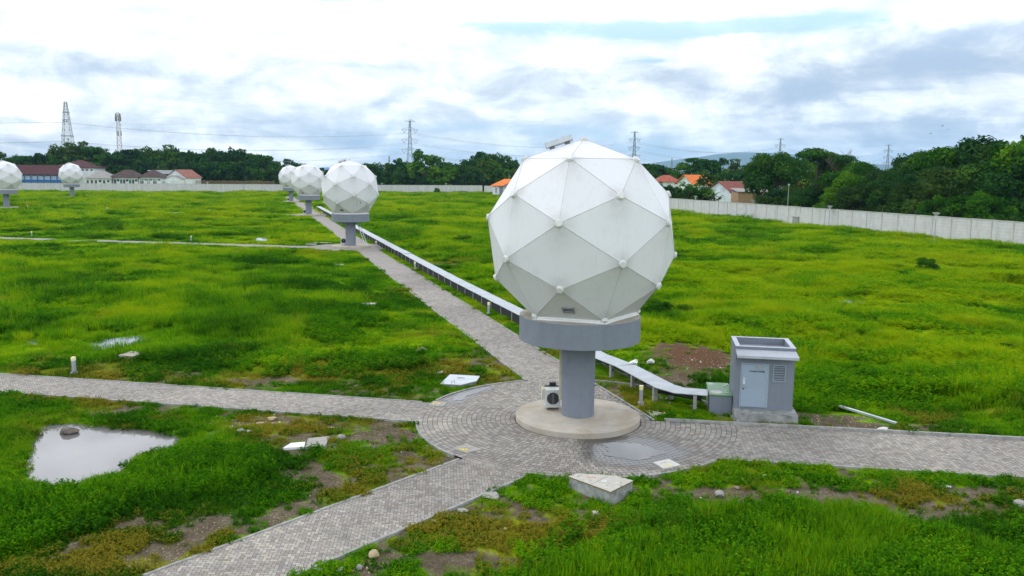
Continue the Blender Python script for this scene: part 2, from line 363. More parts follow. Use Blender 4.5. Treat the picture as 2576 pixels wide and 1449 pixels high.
z_bare = zone([(1750, 903, 2.75, 4.8, 1.3), (1300, 1290, 4, 1.2, .22), (1900, 1250, 5, 1.0, .30), (2350, 1270, 5, 1.2, .30), (1050, 1400, 2, 1, .3), (1990, 1040, 1.3, 1.4, .7), (2120, 1065, 1.6, 1.0, .8), (2250, 1070, 2, .6, .5), (1230, 905, 1.3, 2.0, .35), (700, 905, 5, 1.2, .30), (1560, 1230, .8, .6, .4),
               (1800, 1255, 1.2, .9, .6), (1920, 1290, 1.1, .7, .6), (2050, 1240, 1.6, .6, .4), (2430, 1235, 1.2, .5, .6), (2350, 1300, 1.4, .7, .45), (900, 1410, 1.6, .7, .6), (1560, 1340, 1.6, .7, .25), (1180, 1400, 1.2, .6, .4),
               (690, 955, 3.0, 1.0, .7), (560, 1030, 2.5, .7, .5), (320, 1030, 3, .6, .3), (1130, 665, 4, 3, .7), (1700, 960, 1.3, 1.2, .5), (1570, 1000, 1, 2.5, .3)])
z_tall = zone([(500, 820, 14, 7, .5), (200, 760, 16, 9, .5), (60, 850, 6, 3, .35), (640, 830, 3, 5, .5), (1650, 800, 4, 4, .5), (2000, 760, 12, 8, .35), (2330, 690, 8, 7, .5), (2300, 900, 9, 6, .55), (2450, 1000, 6, 3, .5), (2150, 960, 4, 4, .5),
               (720, 770, 6, 6, .3), (400, 930, 5, 1.0, -.4), (900, 960, 4, 2, -.3), (1950, 700, 10, 6, .2), (1150, 600, 14, 25, .3), (1250, 560, 22, 40, .2)])
z_yellow = zone([(1950, 720, 14, 14, .30), (2150, 760, 9, 6, .35), (2070, 690, 16, 8, .22), (2350, 900, 12, 10, .16), (1950, 620, 40, 30, .12), (1720, 880, 4, 7, .25), (640, 640, 18, 6, .30), (760, 590, 9, 16, .30), (690, 930, 5, 2, .40), (900, 940, 4, 3, .12), (1180, 870, 2.5, 8, .22),
                 (250, 545, 50, 10, .15), (400, 495, 120, 30, .15), (1100, 530, 40, 40, .12), (1800, 640, 16, 12, .12), (2300, 650, 20, 8, .16), (2000, 990, 5, 2, .22), (2350, 990, 6, 3, .22), (250, 800, 7, 3, .22), (1060, 700, 3, 12, .10), (950, 1040, 3, 1.2, .3),
                 (550, 780, 8, 8, -.18), (760, 820, 8, 6, -.20), (600, 700, 12, 8, -.06), (2100, 1400, 6, 2, -.3), (1700, 1440, 3, 1, -.2), (300, 1300, 5, 2, -.28), (600, 1180, 3, 2, -.28), (1640, 790, 5, 4, -.35), (1150, 620, 8, 12, -.15), (2330, 690, 6, 5, -.3), (1450, 1340, 4, 1.6, -.22), (2150, 1235, 9, 1.4, -.28), (1200, 1330, 2, 1, -.1)])
z_dry = zone([(900, 930, 7, 3, .42), (600, 960, 6, 1.2, .35), (1180, 900, 2.5, 4, .35), (1050, 690, 3, 14, .15), (1400, 1330, 3, 1.4, .35), (1150, 1380, 2, 1, .4), (2200, 1255, 5, 1.0, .35), (1800, 1260, 2.5, .8, .35), (150, 905, 4, 1, .35), (2050, 1080, 5, 1, .4), (680, 1060, 4, 1, .4), (1560, 1010, 1.5, 3, .35), (700, 640, 12, 4, .25), (1150, 660, 3, 4, .4)])
def ground_z(x, y):
    x = np.asarray(x, float); y = np.asarray(y, float)
    d = pav_sd(x, y); far = sst(d, .5, 5)
    rgt = sst(x - .33 * y, -6, 8)
    z = ((fbm(x, y, .11, 3) - .5) * (.8 + .7 * rgt) + (fbm(x, y, .24, 4, 3) - .5) * .7 * rgt) * far + (fbm(x, y, .5, 8, 3) - .5) * .22 * sst(d, .3, 2)
    z = z * (1 - .8 * sst(np.hypot(x, y), 150, 260))
    p = poly_sd(x, y, POND); z = np.where(p < 1.6, z * sst(p, .2, 1.6) * .6 - .03, z); z = z - .55 * sst(p, .28, -.55)
    for Q in WET[1:]:
        p = poly_sd(x, y, Q); z = np.where(p < 1.2, z * sst(p, .2, 1.2) - .02, z) - .3 * sst(p, .2, -.5)
    z = z + .7 * z_mound(x, y) * sst(d, .2, 2.5) * (.8 + .4 * fbm(x, y, 1.1, 5))
    return z - .07 * sst(d, .35, -.05)
def gz(x, y): return float(ground_z(np.array([x]), np.array([y]))[0])
def GG(px, py, dz=0.0):
    g = G(px, py)
    for _ in range(3): g = G(px, py, gz(g.x, g.y))
    return Vector((g.x, g.y, g.z + dz))
def veg_fields(x, y):
    d = pav_sd(x, y); r = np.hypot(x, y)
    soil = sst(poly_sd(x, y, SOIL_P), .5, -.9); lush = sst(poly_sd(x, y, LUSH_P), .35, -.6); tallp = sst(poly_sd(x, y, TALL_P), .9, -.7)
    nb = fbm(x, y, .55, 21, 4); nl = fbm(x, y, .12, 31, 4); ns = fbm(x, y, .9, 41, 3)
    near = sst(d, 8, 1) * sst(r, 80, 45)
    bare = np.clip(z_bare(x, y) * 1.25 + soil * (.46 + (ns - .5) * 1.0) + near * (.27 + (ns - .5) * 1.1 + (fbm(x, y, 2.3, 47, 3) - .5) * 1.9) + (nb - .60) * 1.8 * sst(d, 5, .5), 0, 1) * (1 - lush) * (1 - .8 * tallp)
    tall = sst(d, 1.5, 8) * np.clip(.30 + (nl - .5) * 2.6 + (fbm(x, y, .3, 35, 3) - .5) * 1.6 + z_tall(x, y), 0, 1) + lush * .9 + tallp
    tall = np.clip(tall * (1 - bare), 0, 1.1)
    yel = np.clip(.57 - .13 * near + (fbm(x, y, .09, 51, 4) - .5) * 1.5 + (fbm(x, y, .33, 57, 4) - .5) * 1.15 + z_yellow(x, y) + .18 * sst(r, 90, 260), 0, 1) 
    yel = yel * (1 - np.maximum(lush, tallp)) + np.maximum(lush * .36, tallp * .42) + (fbm(x, y, .7, 58, 2) - .5) * .25 * np.maximum(lush, tallp)
    dry = np.clip((fbm(x, y, .35, 61, 4) - .58) * 2.6 * (.35 + .65 * near) + .22 * sst(d, 2.2, .2) + soil * .40 + z_dry(x, y) * (.7 + 1.7 * fbm(x, y, .8, 63, 3)) + near * .09, 0, .8) * (1 - lush) * (1 - tallp * .8)
    return d, bare, tall, yel, dry, lush, tallp, soil
# ------------------------------------------------------------------ ground sheet
def graded(lo, hi, step, end, back, grow=1.10):
    c = list(np.arange(lo, hi + 1e-6, step)); s = step; v = hi
    while v < end: s *= grow; v += s; c.append(v)
    s = step; v = lo; pre = []
    while v > -back: s *= grow; v -= s; pre.append(v)
    return np.array(pre[::-1] + c)
gx = graded(-34, 34, .28, 7400, 1600); gy = graded(13, 66, .28, 15000, 420)
XX, YY = np.meshgrid(gx, gy)
ZZ = ground_z(XX, YY)
nx, ny = len(gx), len(gy)
co = np.stack([XX, YY, ZZ], -1).reshape(-1, 3)
ii = (np.arange(ny - 1)[:, None] * nx + np.arange(nx - 1)[None, :]).ravel()
fc = np.stack([ii, ii + 1, ii + 1 + nx, ii + nx], -1)
gm = bpy.data.meshes.new('ground'); gm.vertices.add(len(co)); gm.vertices.foreach_set('co', co.astype(np.float32).ravel())
gm.loops.add(fc.size); gm.loops.foreach_set('vertex_index', fc.ravel().astype(np.int32)); gm.polygons.add(len(fc))
gm.polygons.foreach_set('loop_start', np.arange(0, fc.size, 4, dtype=np.int32)); gm.update(calc_edges=True); gm.validate()
gm.polygons.foreach_set('use_smooth', [True] * len(fc))
_d, _bare, _tall, _yel, _dry, _lush, _tp, _soil = veg_fields(XX.ravel(), YY.ravel())
def fattr(me, n, v, t='FLOAT'):
    a = me.attributes.new(n, t, 'POINT'); a.data.foreach_set('value' if t != 'FLOAT_VECTOR' else 'vector', np.ascontiguousarray(v).ravel()); return a
fattr(gm, 'mound', np.clip(z_mound(XX.ravel(), YY.ravel()) * 1.4, 0, 1).astype(np.float32)); fattr(gm, 'bare', _bare.astype(np.float32)); fattr(gm, 'tint', _yel.astype(np.float32)); fattr(gm, 'dry', _dry.astype(np.float32))
GREENS = [(0.0, (.020, .092, .001)), (.30, (.066, .225, .001)), (.6, (.160, .345, .001)), (1.0, (.32, .42, .001))]
DRYC = (.275, .235, .020, 1)
def ramp(b, fac, stops):
    r = b.n('ShaderNodeValToRGB'); e = r.color_ramp.elements
    while len(e) < len(stops): e.new(.5)
    for q, (p, c) in zip(e, stops): q.position = p; q.color = tuple(c) + (1,)
    b.put(r.inputs[0], fac); return r.outputs[0]
def ground_mat():
    m = bpy.data.materials.new('field_ground'); m.use_nodes = True; nt = m.node_tree; b = NB(nt); p = nt.nodes['Principled BSDF']
    pos = b.n('ShaderNodeNewGeometry').outputs['Position']
    A = lambda n: b.n('ShaderNodeAttribute', attribute_name=n).outputs['Fac']
    fine = b.noise(pos, 9.0, 6, .75); mid = b.noise(pos, 1.1, 6, .65)
    soil = ramp(b, b.m('ADD', b.m('MULTIPLY', fine, .6), b.m('MULTIPLY', mid, .4)), [(.32, (.045, .036, .024)), (.5, (.115, .092, .062)), (.62, (.20, .172, .128)), (.74, (.38, .35, .29))])
    soil = b.mix(b.m('MULTIPLY', A('mound'), .8), soil, b.mix(fine, (.055, .026, .015, 1), (.17, .088, .052, 1)))
    g = ramp(b, b.m('ADD', A('tint'), b.lin(mid, .25, .75, -.28, .22)), GREENS)
    g = b.mix(b.m('MULTIPLY', b.ss(fine, .35, .62), .55), g, (.075, .075, .012, 1))  # brown-green thatch, with shade of the gaps between plants mixed into the colour
    g = b.mix(b.m('MULTIPLY', A('dry'), .7), g, DRYC)
    f = b.ss(b.m('ADD', A('bare'), b.lin(fine, .3, .7, -.35, .35)), .32, .72)
    nt.links.new(b.mix(f, g, soil), p.inputs['Base Color']); p.inputs['Roughness'].default_value = 1; p.inputs['Specular IOR Level'].default_value = .0
    bn = b.n('ShaderNodeBump'); bn.inputs['Strength'].default_value = .8; bn.inputs['Distance'].default_value = .06
    nt.links.new(fine, bn.inputs['Height']); nt.links.new(bn.outputs[0], p.inputs['Normal'])
    return m
gm.materials.append(ground_mat())
go = bpy.data.objects.new('ground', gm); C.objects.link(go); tag(go, kind='structure')
# ------------------------------------------------------------------ water
def sheet(name, poly, z, mat, kind='structure', grow=.5):
    c = np.mean(np.array(poly), 0); q = [tuple(c + (np.array(p) - c) * (1 + grow / max(.6, np.hypot(*(np.array(p) - c))))) for p in poly]
    mb = MB(); mb.add([(a, d, z) for a, d in q], [tuple(range(len(q)))]); 
    o = mb.obj(name, mat); me = o.data
    if me.polygons[0].normal.z < 0: me.flip_normals()
    return tag(o, kind=kind)
sheet('pond_water', POND, -.14, WATER, grow=.45)
for Q in WET[1:]: sheet('marsh_water', Q, -.03, WATER2, grow=.4)
# ------------------------------------------------------------------ paving: real blocks on a mortar bed
def clip(poly, n, d):                          # keep points with n.p <= d
    out = []
    for i in range(len(poly)):
        a, c = poly[i], poly[(i + 1) % len(poly)]; fa = n[0] * a[0] + n[1] * a[1] - d; fb = n[0] * c[0] + n[1] * c[1] - d
        if fa <= 0: out.append(a)
        if (fa < 0 < fb) or (fb < 0 < fa): t = fa / (fa - fb); out.append((a[0] + t * (c[0] - a[0]), a[1] + t * (c[1] - a[1])))
    return out
PUD = [PP([(1497, 1112), (1560, 1108), (1600, 1112), (1640, 1118), (1662, 1130), (1690, 1140), (1655, 1150), (1640, 1160), (1600, 1160), (1545, 1158), (1500, 1147), (1515, 1135)], .03),
       PP([(1126, 1003), (1150, 992), (1180, 982), (1225, 973), (1232, 977), (1205, 988), (1175, 997), (1158, 1010), (1135, 1012)], .03)]
PUDW = [1.0, .34]
def wetness(x, y):
    w = 0
    for q, k2 in zip(PUD, PUDW): w = np.maximum(w, sst(poly_sd(x, y, q) + (fbm(x, y, 1.6, 77) - .5) * .5, k2 * 1.2, k2 * .3))
    return w
class Blocks:
    def __init__(s): s.v = []; s.f = []; s.c = []
    def poly(s, P, gap, z):
        n = len(P); cx_ = sum(p[0] for p in P) / n; cy_ = sum(p[1] for p in P) / n
        o = len(s.v); tx, ty = random.gauss(0, .004), random.gauss(0, .004); q = z + random.uniform(-.002, .002)
        for p in P:
            l = math.hypot(p[0] - cx_, p[1] - cy_) or 1; k2 = max(0, 1 - gap / l)
            X, Y = cx_ + (p[0] - cx_) * k2, cy_ + (p[1] - cy_) * k2
            s.v.append((X, Y, q + (X - cx_) * tx + (Y - cy_) * ty))
        s.f.append(tuple(range(o, o + n))); s.c.append((cx_, cy_))
BL = Blocks(); ZB = .034
def herring(S, u0, u1, w=.115, gap=.007):
    p0, u, v, L, hw = S; c45 = math.sqrt(.5); R = int((u1 - u0) / w / 1.2) + 60
    um = (u0 + u1) / 2
    def emit(a, b_, la, lb):
        P = [((x - y) * c45 * w + um, (x + y) * c45 * w) for x, y in ((a, b_), (a + la, b_), (a + la, b_ + lb), (a, b_ + lb))]
        if min(p[0] for p in P) > u1 or max(p[0] for p in P) < u0 or min(p[1] for p in P) > hw or max(p[1] for p in P) < -hw: return
        for n_, d_ in (((1, 0), u1), ((-1, 0), -u0), ((0, 1), hw), ((0, -1), hw)): P = clip(P, n_, d_)
        if len(P) < 3: return
        W = [(p0.x + u.x * a_ + v.x * c_, p0.y + u.y * a_ + v.y * c_) for a_, c_ in P]
        A = abs(sum(W[i][0] * W[(i + 1) % len(W)][1] - W[(i + 1) % len(W)][0] * W[i][1] for i in range(len(W)))) / 2
        if A < .002: return
        cxy = np.mean(np.array(W), 0)
        if math.hypot(cxy[0] - D1.x, cxy[1] - D1.y) < HUB_R - .12 and hub_sd(np.array([cxy[0]]), np.array([cxy[1]]))[0] < .05: return
        BL.poly(W, gap, ZB)
    half = int(hw / w * 1.5) + 6
    for b_ in range(-R, R):
        for k2 in range(-R // 2, R // 2):
            a = b_ + 4 * k2
            # strip test in rotated frame: lateral = (a+b)*c45*w, along = (a-b)*c45*w
            if abs((a + b_ + 2) * c45 * w) > hw + .5 or abs((a - b_) * c45 * w) > (u1 - u0) / 2 + .6: continue
            emit(a, b_, 2, 1); emit(a + 3, b_, 1, 2)
herring(S_FRONT, 4.0, 24, .115, .0095); herring(S_LEFT, 5.0, 40, .115, .0095); herring(S_RIGHT, 4.4, 26, .125, .0105)
herring(S_MAIN, 2.0, 60, .125, .0105)
r_ = 2.95
while r_ < HUB_R - .12:
    dr = .225; n_ = int(2 * math.pi * (r_ + dr / 2) / .205); off = random.random()
    for i in range(n_):
        a0, a1 = 2 * math.pi * (i + off) / n_, 2 * math.pi * (i + 1 + off) / n_; am = (a0 + a1) / 2
        X, Y = D1.x + (r_ + dr / 2) * math.cos(am), D1.y + (r_ + dr / 2) * math.sin(am)
        if hub_sd(np.array([X]), np.array([Y]))[0] > -.06: continue
        if X > 8.6 and Y > 34 and False: continue
        BL.poly([(D1.x + q * math.cos(t), D1.y + q * math.sin(t)) for q, t in ((r_, a0), (r_ + dr, a0), (r_ + dr, a1), (r_, a1))], .0145, ZB)
    r_ += dr
cc_ = np.array(BL.c); rng = np.random.default_rng(5)
tone = .5 + (rng.random(len(cc_)) - .5) * .85 + (fbm(cc_[:, 0], cc_[:, 1], .22, 91) - .5) * 1.0
warm = rng.random(len(cc_)); wet = wetness(cc_[:, 0], cc_[:, 1])
pm = bpy.data.meshes.new('paving_blocks'); pm.from_pydata(BL.v, [], BL.f)
for n_, v_ in (('tone', tone), ('warm', warm), ('wet', wet)):
    a = pm.attributes.new(n_, 'FLOAT', 'FACE'); a.data.foreach_set('value', v_.astype(np.float32))
def paver_mat():
    m = bpy.data.materials.new('concrete_pavers'); m.use_nodes = True; nt = m.node_tree; b = NB(nt); p = nt.nodes['Principled BSDF']
    pos = b.n('ShaderNodeNewGeometry').outputs['Position']
    A = lambda n: b.n('ShaderNodeAttribute', attribute_name=n).outputs['Fac']
    c = ramp(b, A('tone'), [(0, (.165, .152, .140)), (.45, (.264, .247, .229)), (.8, (.332, .312, .287)), (1, (.42, .385, .325))])
    c = b.mix(b.m('MULTIPLY', A('warm'), .32), c, (.34, .28, .20, 1))
    c = b.mix(b.m('MULTIPLY', b.ss(b.noise(pos, .9, 6, .7), .5, .75), .5), c, (.185, .172, .158, 1))
    c = b.mix(b.m('MULTIPLY', b.ss(b.noise(pos, 30, 4, .7), .45, .7), .25), c, (.15, .14, .135, 1))
    w = A('wet'); c = b.mix(b.m('MULTIPLY', w, .88), c, (.065, .061, .055, 1))
    nt.links.new(c, p.inputs['Base Color']); nt.links.new(b.lin(w, 0, 1, .85, .22), p.inputs['Roughness'])
    p.inputs['Specular IOR Level'].default_value = .35
    return m
pm.materials.append(paver_mat())
if pm.polygons[0].normal.z < 0: pm.flip_normals()
po = bpy.data.objects.new('paving_blocks', pm); C.objects.link(po); tag(po, kind='structure')
nm = [p.normal.z for p in pm.polygons[:1]]
MORTAR = M('mortar_bed', (.060, .054, .045), .95, .3, 4, bump=.2)
FARPAVE = M('distant_pavers', (.265, .242, .22), .9, .10, 1.2, dirt=(.175, .163, .15), damt=.6, dscale=.5)
mb = MB()
def sq(S, u0, u1, z, hw=None, mb=mb):
    p0, u, v, L, h = S; h = hw or h
    mb.add([(p0.x + u.x * a + v.x * c, p0.y + u.y * a + v.y * c, z) for a, c in ((u0, -h), (u1, -h), (u1, h), (u0, h))], [(0, 1, 2, 3)])
for i, (S, a0, a1) in enumerate(((S_FRONT, 3.5, 26), (S_LEFT, 4.5, 60), (S_RIGHT, 4.0, 40), (S_MAIN, 1.0, 60))): sq(S, a0, a1, .012 + .003 * i)
hubp = []
for i in range(200):
    a = 2 * math.pi * i / 200; r = HUB_R
    while r > 2.9 and hub_sd(np.array([D1.x + r * math.cos(a)]), np.array([D1.y + r * math.sin(a)]))[0] > .001: r -= .05
    hubp.append((D1.x + r * math.cos(a), D1.y + r * math.sin(a), .026))
mb.add(hubp, [tuple(range(200))])
tag(mb.obj('paving_bed', MORTAR), kind='structure')
mb = MB(); sq(S_MAIN, 59.9, 332, .032, mb=mb); sq(S_LEFT, 40, 62, .034, mb=mb); sq(S_RIGHT, 26, 42, .034, mb=mb); sq(S_LEFT2, 5.5, S_LEFT2[3], .036, mb=mb); sq(S_LEFT3, 5.5, S_LEFT3[3], .036, mb=mb)
for q in DOMES[1:3]: mb.add([(q.x + 6 * math.cos(t * .1963), q.y + 6 * math.sin(t * .1963), .040) for t in range(32)], [tuple(range(32))])
tag(mb.obj('path', FARPAVE), kind='structure')
for q, k2 in zip(PUD, (0, 1)):
    n_ = len(q); c = np.mean(np.array(q), 0); P = []
    for i in range(n_):                        # wavy outline
        a = np.array(q[i]); d_ = np.array(q[(i + 1) % n_])
        for t in np.linspace(0, 1, 7)[:-1]: P.append(a + (d_ - a) * t)
    P = np.array(P); P = c + (P - c) * (.80 + .5 * (fbm(P[:, 0], P[:, 1], 2.2, 15 + k2) - .45))[:, None]
    mb = MB(); mb.add([(a, d_, ZB + .008) for a, d_ in P], [tuple(range(len(P)))]); o = mb.obj('rain_puddle', WATER3); tag(o, kind='structure')
    if o.data.polygons[0].normal.z < 0: o.data.flip_normals()
# kerbs
def kerb(pts, h=.06, w=.11, seg=.62, mb=None, z0=-.1):
    pts = [Vector(p).to_2d() for p in pts]
    acc = []
    for a, c in zip(pts, pts[1:]):
        L = (c - a).length; n = max(1, round(L / seg)); 
        for i in range(n):
            s0, s1 = a.lerp(c, i / n), a.lerp(c, (i + 1) / n); m_ = (s0 + s1) / 2; dd = s1 - s0
            mb.box((m_.x, m_.y, (z0 + h) / 2 + random.uniform(-.004, .004)), (dd.length - .012, w, h - z0), math.atan2(dd.y, dd.x) + random.gauss(0, .004))
mbk = MB()
def edge_line(S, sgn, u0, u1, off=.05):
    p0, u, v, L, hw = S; return [p0 + u * t + v * sgn * (hw + off) for t in np.arange(u0, u1, 3.0)] + [p0 + u * u1 + v * sgn * (hw + off)]
def outside(p, skip):
    x, y = np.array([p.x]), np.array([p.y]); d = hub_sd(x, y)[0] if skip != 'hub' else 9
    for S in STRIPS[:4]:
        if S is not skip: d = min(d, strip_sd(x, y, S)[0])
    return d > .0
def kerb_runs(pts, skip, **kw):
    run = []
    for p in pts:
        if outside(p, skip): run.append(p)
        else:
            if len(run) > 1: kerb(run, mb=mbk, **kw)
            run = []
    if len(run) > 1: kerb(run, mb=mbk, **kw)
def dense(S, sgn, u0, u1): 
    p0, u, v, L, hw = S; return [p0 + u * t + v * sgn * (hw + .05) for t in np.arange(u0, u1, .62)]
for S, u1 in ((S_MAIN, 70), (S_LEFT, 42), (S_FRONT, 24)):
    for sg in (1, -1): kerb_runs(dense(S, sg, 0, u1), S)
kerb_runs(dense(S_RIGHT, -1, 0, 26), S_RIGHT); kerb_runs(dense(S_RIGHT, 1, 0, 26), S_RIGHT, h=.16, w=.13)
kerb_runs([D1.to_2d() + Vector((math.cos(t), math.sin(t))) * (HUB_R + .05) for t in np.arange(0, 6.31, .083)], 'hub', h=.07)
tag(mbk.obj('kerb', KERBM), kind='structure')
# ------------------------------------------------------------------ vegetation carpets (instanced clumps)
def leaf_mat(name, stops, inst=True, transl=.45, dryc=DRYC, var=.5):
    m = bpy.data.materials.new(name); m.use_nodes = True; nt = m.node_tree; nt.nodes.clear(); b = NB(nt)
    lv = b.n('ShaderNodeAttribute', attribute_name='leaf').outputs['Fac']
    if inst:
        t = b.n('ShaderNodeAttribute', attribute_name='tint', attribute_type='INSTANCER').outputs['Fac']
        dr = b.n('ShaderNodeAttribute', attribute_name='dry', attribute_type='INSTANCER').outputs['Fac']
    else:
        t = b.lin(b.n('ShaderNodeObjectInfo').outputs['Random'], 0, 1, .25, .75); dr = None
    f = b.m('ADD', t, b.m('MULTIPLY', b.m('SUBTRACT', lv, .5), var))
    c = ramp(b, f, stops)
    if dr is not None: c = b.mix(b.ss(b.m('ADD', dr, b.m('MULTIPLY', b.m('SUBTRACT', lv, .5), .9)), .25, .8), c, dryc)
    di = b.n('ShaderNodeBsdfDiffuse'); tr = b.n('ShaderNodeBsdfTranslucent'); gl = b.n('ShaderNodeBsdfGlossy'); gl.inputs['Roughness'].default_value = .45
    nt.links.new(c, di.inputs[0]); nt.links.new(c, tr.inputs[0]); gl.inputs[0].default_value = (.9, .95, .9, 1)
    mx = b.n('ShaderNodeMixShader'); mx.inputs[0].default_value = transl; nt.links.new(di.outputs[0], mx.inputs[1]); nt.links.new(tr.outputs[0], mx.inputs[2])
    m2 = b.n('ShaderNodeMixShader'); m2.inputs[0].default_value = .003; nt.links.new(mx.outputs[0], m2.inputs[1]); nt.links.new(gl.outputs[0], m2.inputs[2])
    o = b.n('ShaderNodeOutputMaterial'); nt.links.new(m2.outputs[0], o.inputs[0]); return m
GRASSM = leaf_mat('grass_blades', GREENS)
WEEDM = leaf_mat('weed_leaves', [(0, (.020, .100, .001)), (.4, (.066, .240, .001)), (.75, (.165, .365, .001)), (1, (.31, .43, .001))], var=.85)
def raw_mesh(name, V, Fs, leaf, mat):
    me = bpy.data.meshes.new(name); me.from_pydata(V, [], Fs); fattr(me, 'leaf', np.array(leaf, np.float32)); me.materials.append(mat); return me
def blades(rs, n, rad_, h, w, lean):
    V = []; F = []; Lf = []
    for i in range(n):
        r = rad_ * math.sqrt(rs.random()); a = rs.uniform(0, 6.283); x, y = r * math.cos(a), r * math.sin(a)
        hh = h * rs.uniform(.55, 1.15); d = rs.uniform(0, 6.283); ln = hh * rs.uniform(.15, lean); ww = w * rs.uniform(.7, 1.3)
        px, py = -math.sin(d) * ww / 2, math.cos(d) * ww / 2; ex, ey = math.cos(d) * ln, math.sin(d) * ln; o = len(V); lf = rs.random()
        V += [(x - px, y - py, -.03), (x + px, y + py, -.03), (x + ex * .35 + px * .8, y + ey * .35 + py * .8, hh * .6), (x + ex * .35 - px * .8, y + ey * .35 - py * .8, hh * .6), (x + ex, y + ey, hh * rs.uniform(.8, 1))]
        F += [(o, o + 1, o + 2, o + 3), (o + 3, o + 2, o + 4)]; Lf += [lf * .8, lf * .8, lf, lf, min(1, lf + .15)]
    return V, F, Lf
def weedclump(rs, nst, rad_, h, leaf, per):
    V = []; F = []; Lf = []
    for i in range(nst):
        r = rad_ * math.sqrt(rs.random()); a = rs.uniform(0, 6.283); x, y = r * math.cos(a), r * math.sin(a); hh = h * rs.uniform(.5, 1.15)
        lx, ly = rs.gauss(0, .25) * hh, rs.gauss(0, .25) * hh; lf0 = rs.random()
        for k in range(per):
            t = (k + rs.random()) / per; z = hh * (.2 + .8 * t); d = rs.uniform(0, 6.283); s = leaf * rs.uniform(.6, 1.25) * (1.1 - .4 * t)
            bx, by = x + lx * t, y + ly * t; ux, uy = math.cos(d), math.sin(d); tilt = rs.uniform(-.35, .5)
            o = len(V); wx, wy = -uy * s * .32, ux * s * .32
            V += [(bx, by, z), (bx + ux * s * .5 + wx, by + uy * s * .5 + wy, z + s * .5 * tilt + .02), (bx + ux * s, by + uy * s, z + s * (tilt - .25)), (bx + ux * s * .5 - wx, by + uy * s * .5 - wy, z + s * .5 * tilt + .02)]
            F.append((o, o + 1, o + 2, o + 3)); lf = min(1, max(0, lf0 * .5 + rs.random() * .5)); Lf += [lf] * 4
    return V, F, Lf
protos = {}
def proto_collection(name, gens, mat):
    col_ = bpy.data.collections.new(name)
    for i, g in enumerate(gens):
        V, F, Lf = g; o = bpy.data.objects.new('%s.%03d' % (name, i), raw_mesh(name, V, F, Lf, mat)); col_.objects.link(o)
    protos[name] = (col_, len(gens))
R_ = random.Random
proto_collection('turf_tuft', [blades(R_(i), 46, .30, .15, .018, 1.1) for i in range(4)], GRASSM)
proto_collection('meadow_tuft', [blades(R_(20 + i), 60, .34, .52, .022, .8) for i in range(4)], GRASSM)
proto_collection('weed_clump', [weedclump(R_(40 + i), 16, .32, .20, .10, 7) for i in range(4)], WEEDM)
proto_collection('bush_clump', [weedclump(R_(60 + i), 22, .42, .62, .135, 14) for i in range(4)], WEEDM)
def carpet(name, proto, P, scl, tint, dry):
    col_, n = protos[proto]; N = len(P); r = np.random.default_rng(abs(hash(proto)) % 1000 if False else len(proto))
    me = bpy.data.meshes.new(name); me.vertices.add(N); me.vertices.foreach_set('co', P.astype(np.float32).ravel())
    fattr(me, 'scl', scl.astype(np.float32), 'FLOAT_VECTOR'); rot = np.zeros((N, 3)); rot[:, 2] = r.random(N) * 6.283; fattr(me, 'rot', rot.astype(np.float32), 'FLOAT_VECTOR')
    fattr(me, 'tint', tint.astype(np.float32)); fattr(me, 'dry', dry.astype(np.float32))
    a = me.attributes.new('pick', 'INT', 'POINT'); a.data.foreach_set('value', r.integers(0, n, N).astype(np.int32))
    o = bpy.data.objects.new(name, me); C.objects.link(o); tag(o, kind='stuff')
    ng = bpy.data.node_groups.new(name, 'GeometryNodeTree'); ng.interface.new_socket('Geometry', in_out='INPUT', socket_type='NodeSocketGeometry'); ng.interface.new_socket('Geometry', in_out='OUTPUT', socket_type='NodeSocketGeometry')
    N_ = ng.nodes; gi = N_.new('NodeGroupInput'); gq = N_.new('NodeGroupOutput'); ip = N_.new('GeometryNodeInstanceOnPoints'); ci = N_.new('GeometryNodeCollectionInfo')
    ci.inputs['Collection'].default_value = col_; ci.inputs['Separate Children'].default_value = True; ci.inputs['Reset Children'].default_value = True
    def na(n__, t):
        q = N_.new('GeometryNodeInputNamedAttribute'); q.data_type = t; q.inputs['Name'].default_value = n__; return q.outputs['Attribute']
    L = ng.links.new; L(gi.outputs[0], ip.inputs['Points']); L(ci.outputs[0], ip.inputs['Instance']); ip.inputs['Pick Instance'].default_value = True
    L(na('pick', 'INT'), ip.inputs['Instance Index']); L(na('rot', 'FLOAT_VECTOR'), ip.inputs['Rotation']); L(na('scl', 'FLOAT_VECTOR'), ip.inputs['Scale']); L(ip.outputs[0], gq.inputs[0])
    md = o.modifiers.new('clumps', 'NODES'); md.node_group = ng
    return o
rg = np.random.default_rng(11)
WALL_C = Vector((-16.4, 441, 0)); WR = Vector((.3162, -.9487, 0)); WB = Vector((-.9487, -.3162, 0))
def inside_wall(x, y):
    a = (x - WALL_C.x) * WR.x + (y - WALL_C.y) * WR.y; c = (x - WALL_C.x) * WB.x + (y - WALL_C.y) * WB.y
    return (a > .4) & (c > .4)
def solid_near(x, y):                          # keep plants off built things
    k = np.zeros(np.shape(x), bool)
    for q in DOMES: k |= np.hypot(x - q.x, y - q.y) < 2.95
    for P in KEEP: k |= poly_sd(x, y, P) < .08
    return k
bands = [(12, 46, 21.0, 1.0), (46, 75, 7.5, 1.45), (75, 120, 3.4, 2.0), (120, 200, 1.25, 3.0), (200, 460, .42, 4.6)]
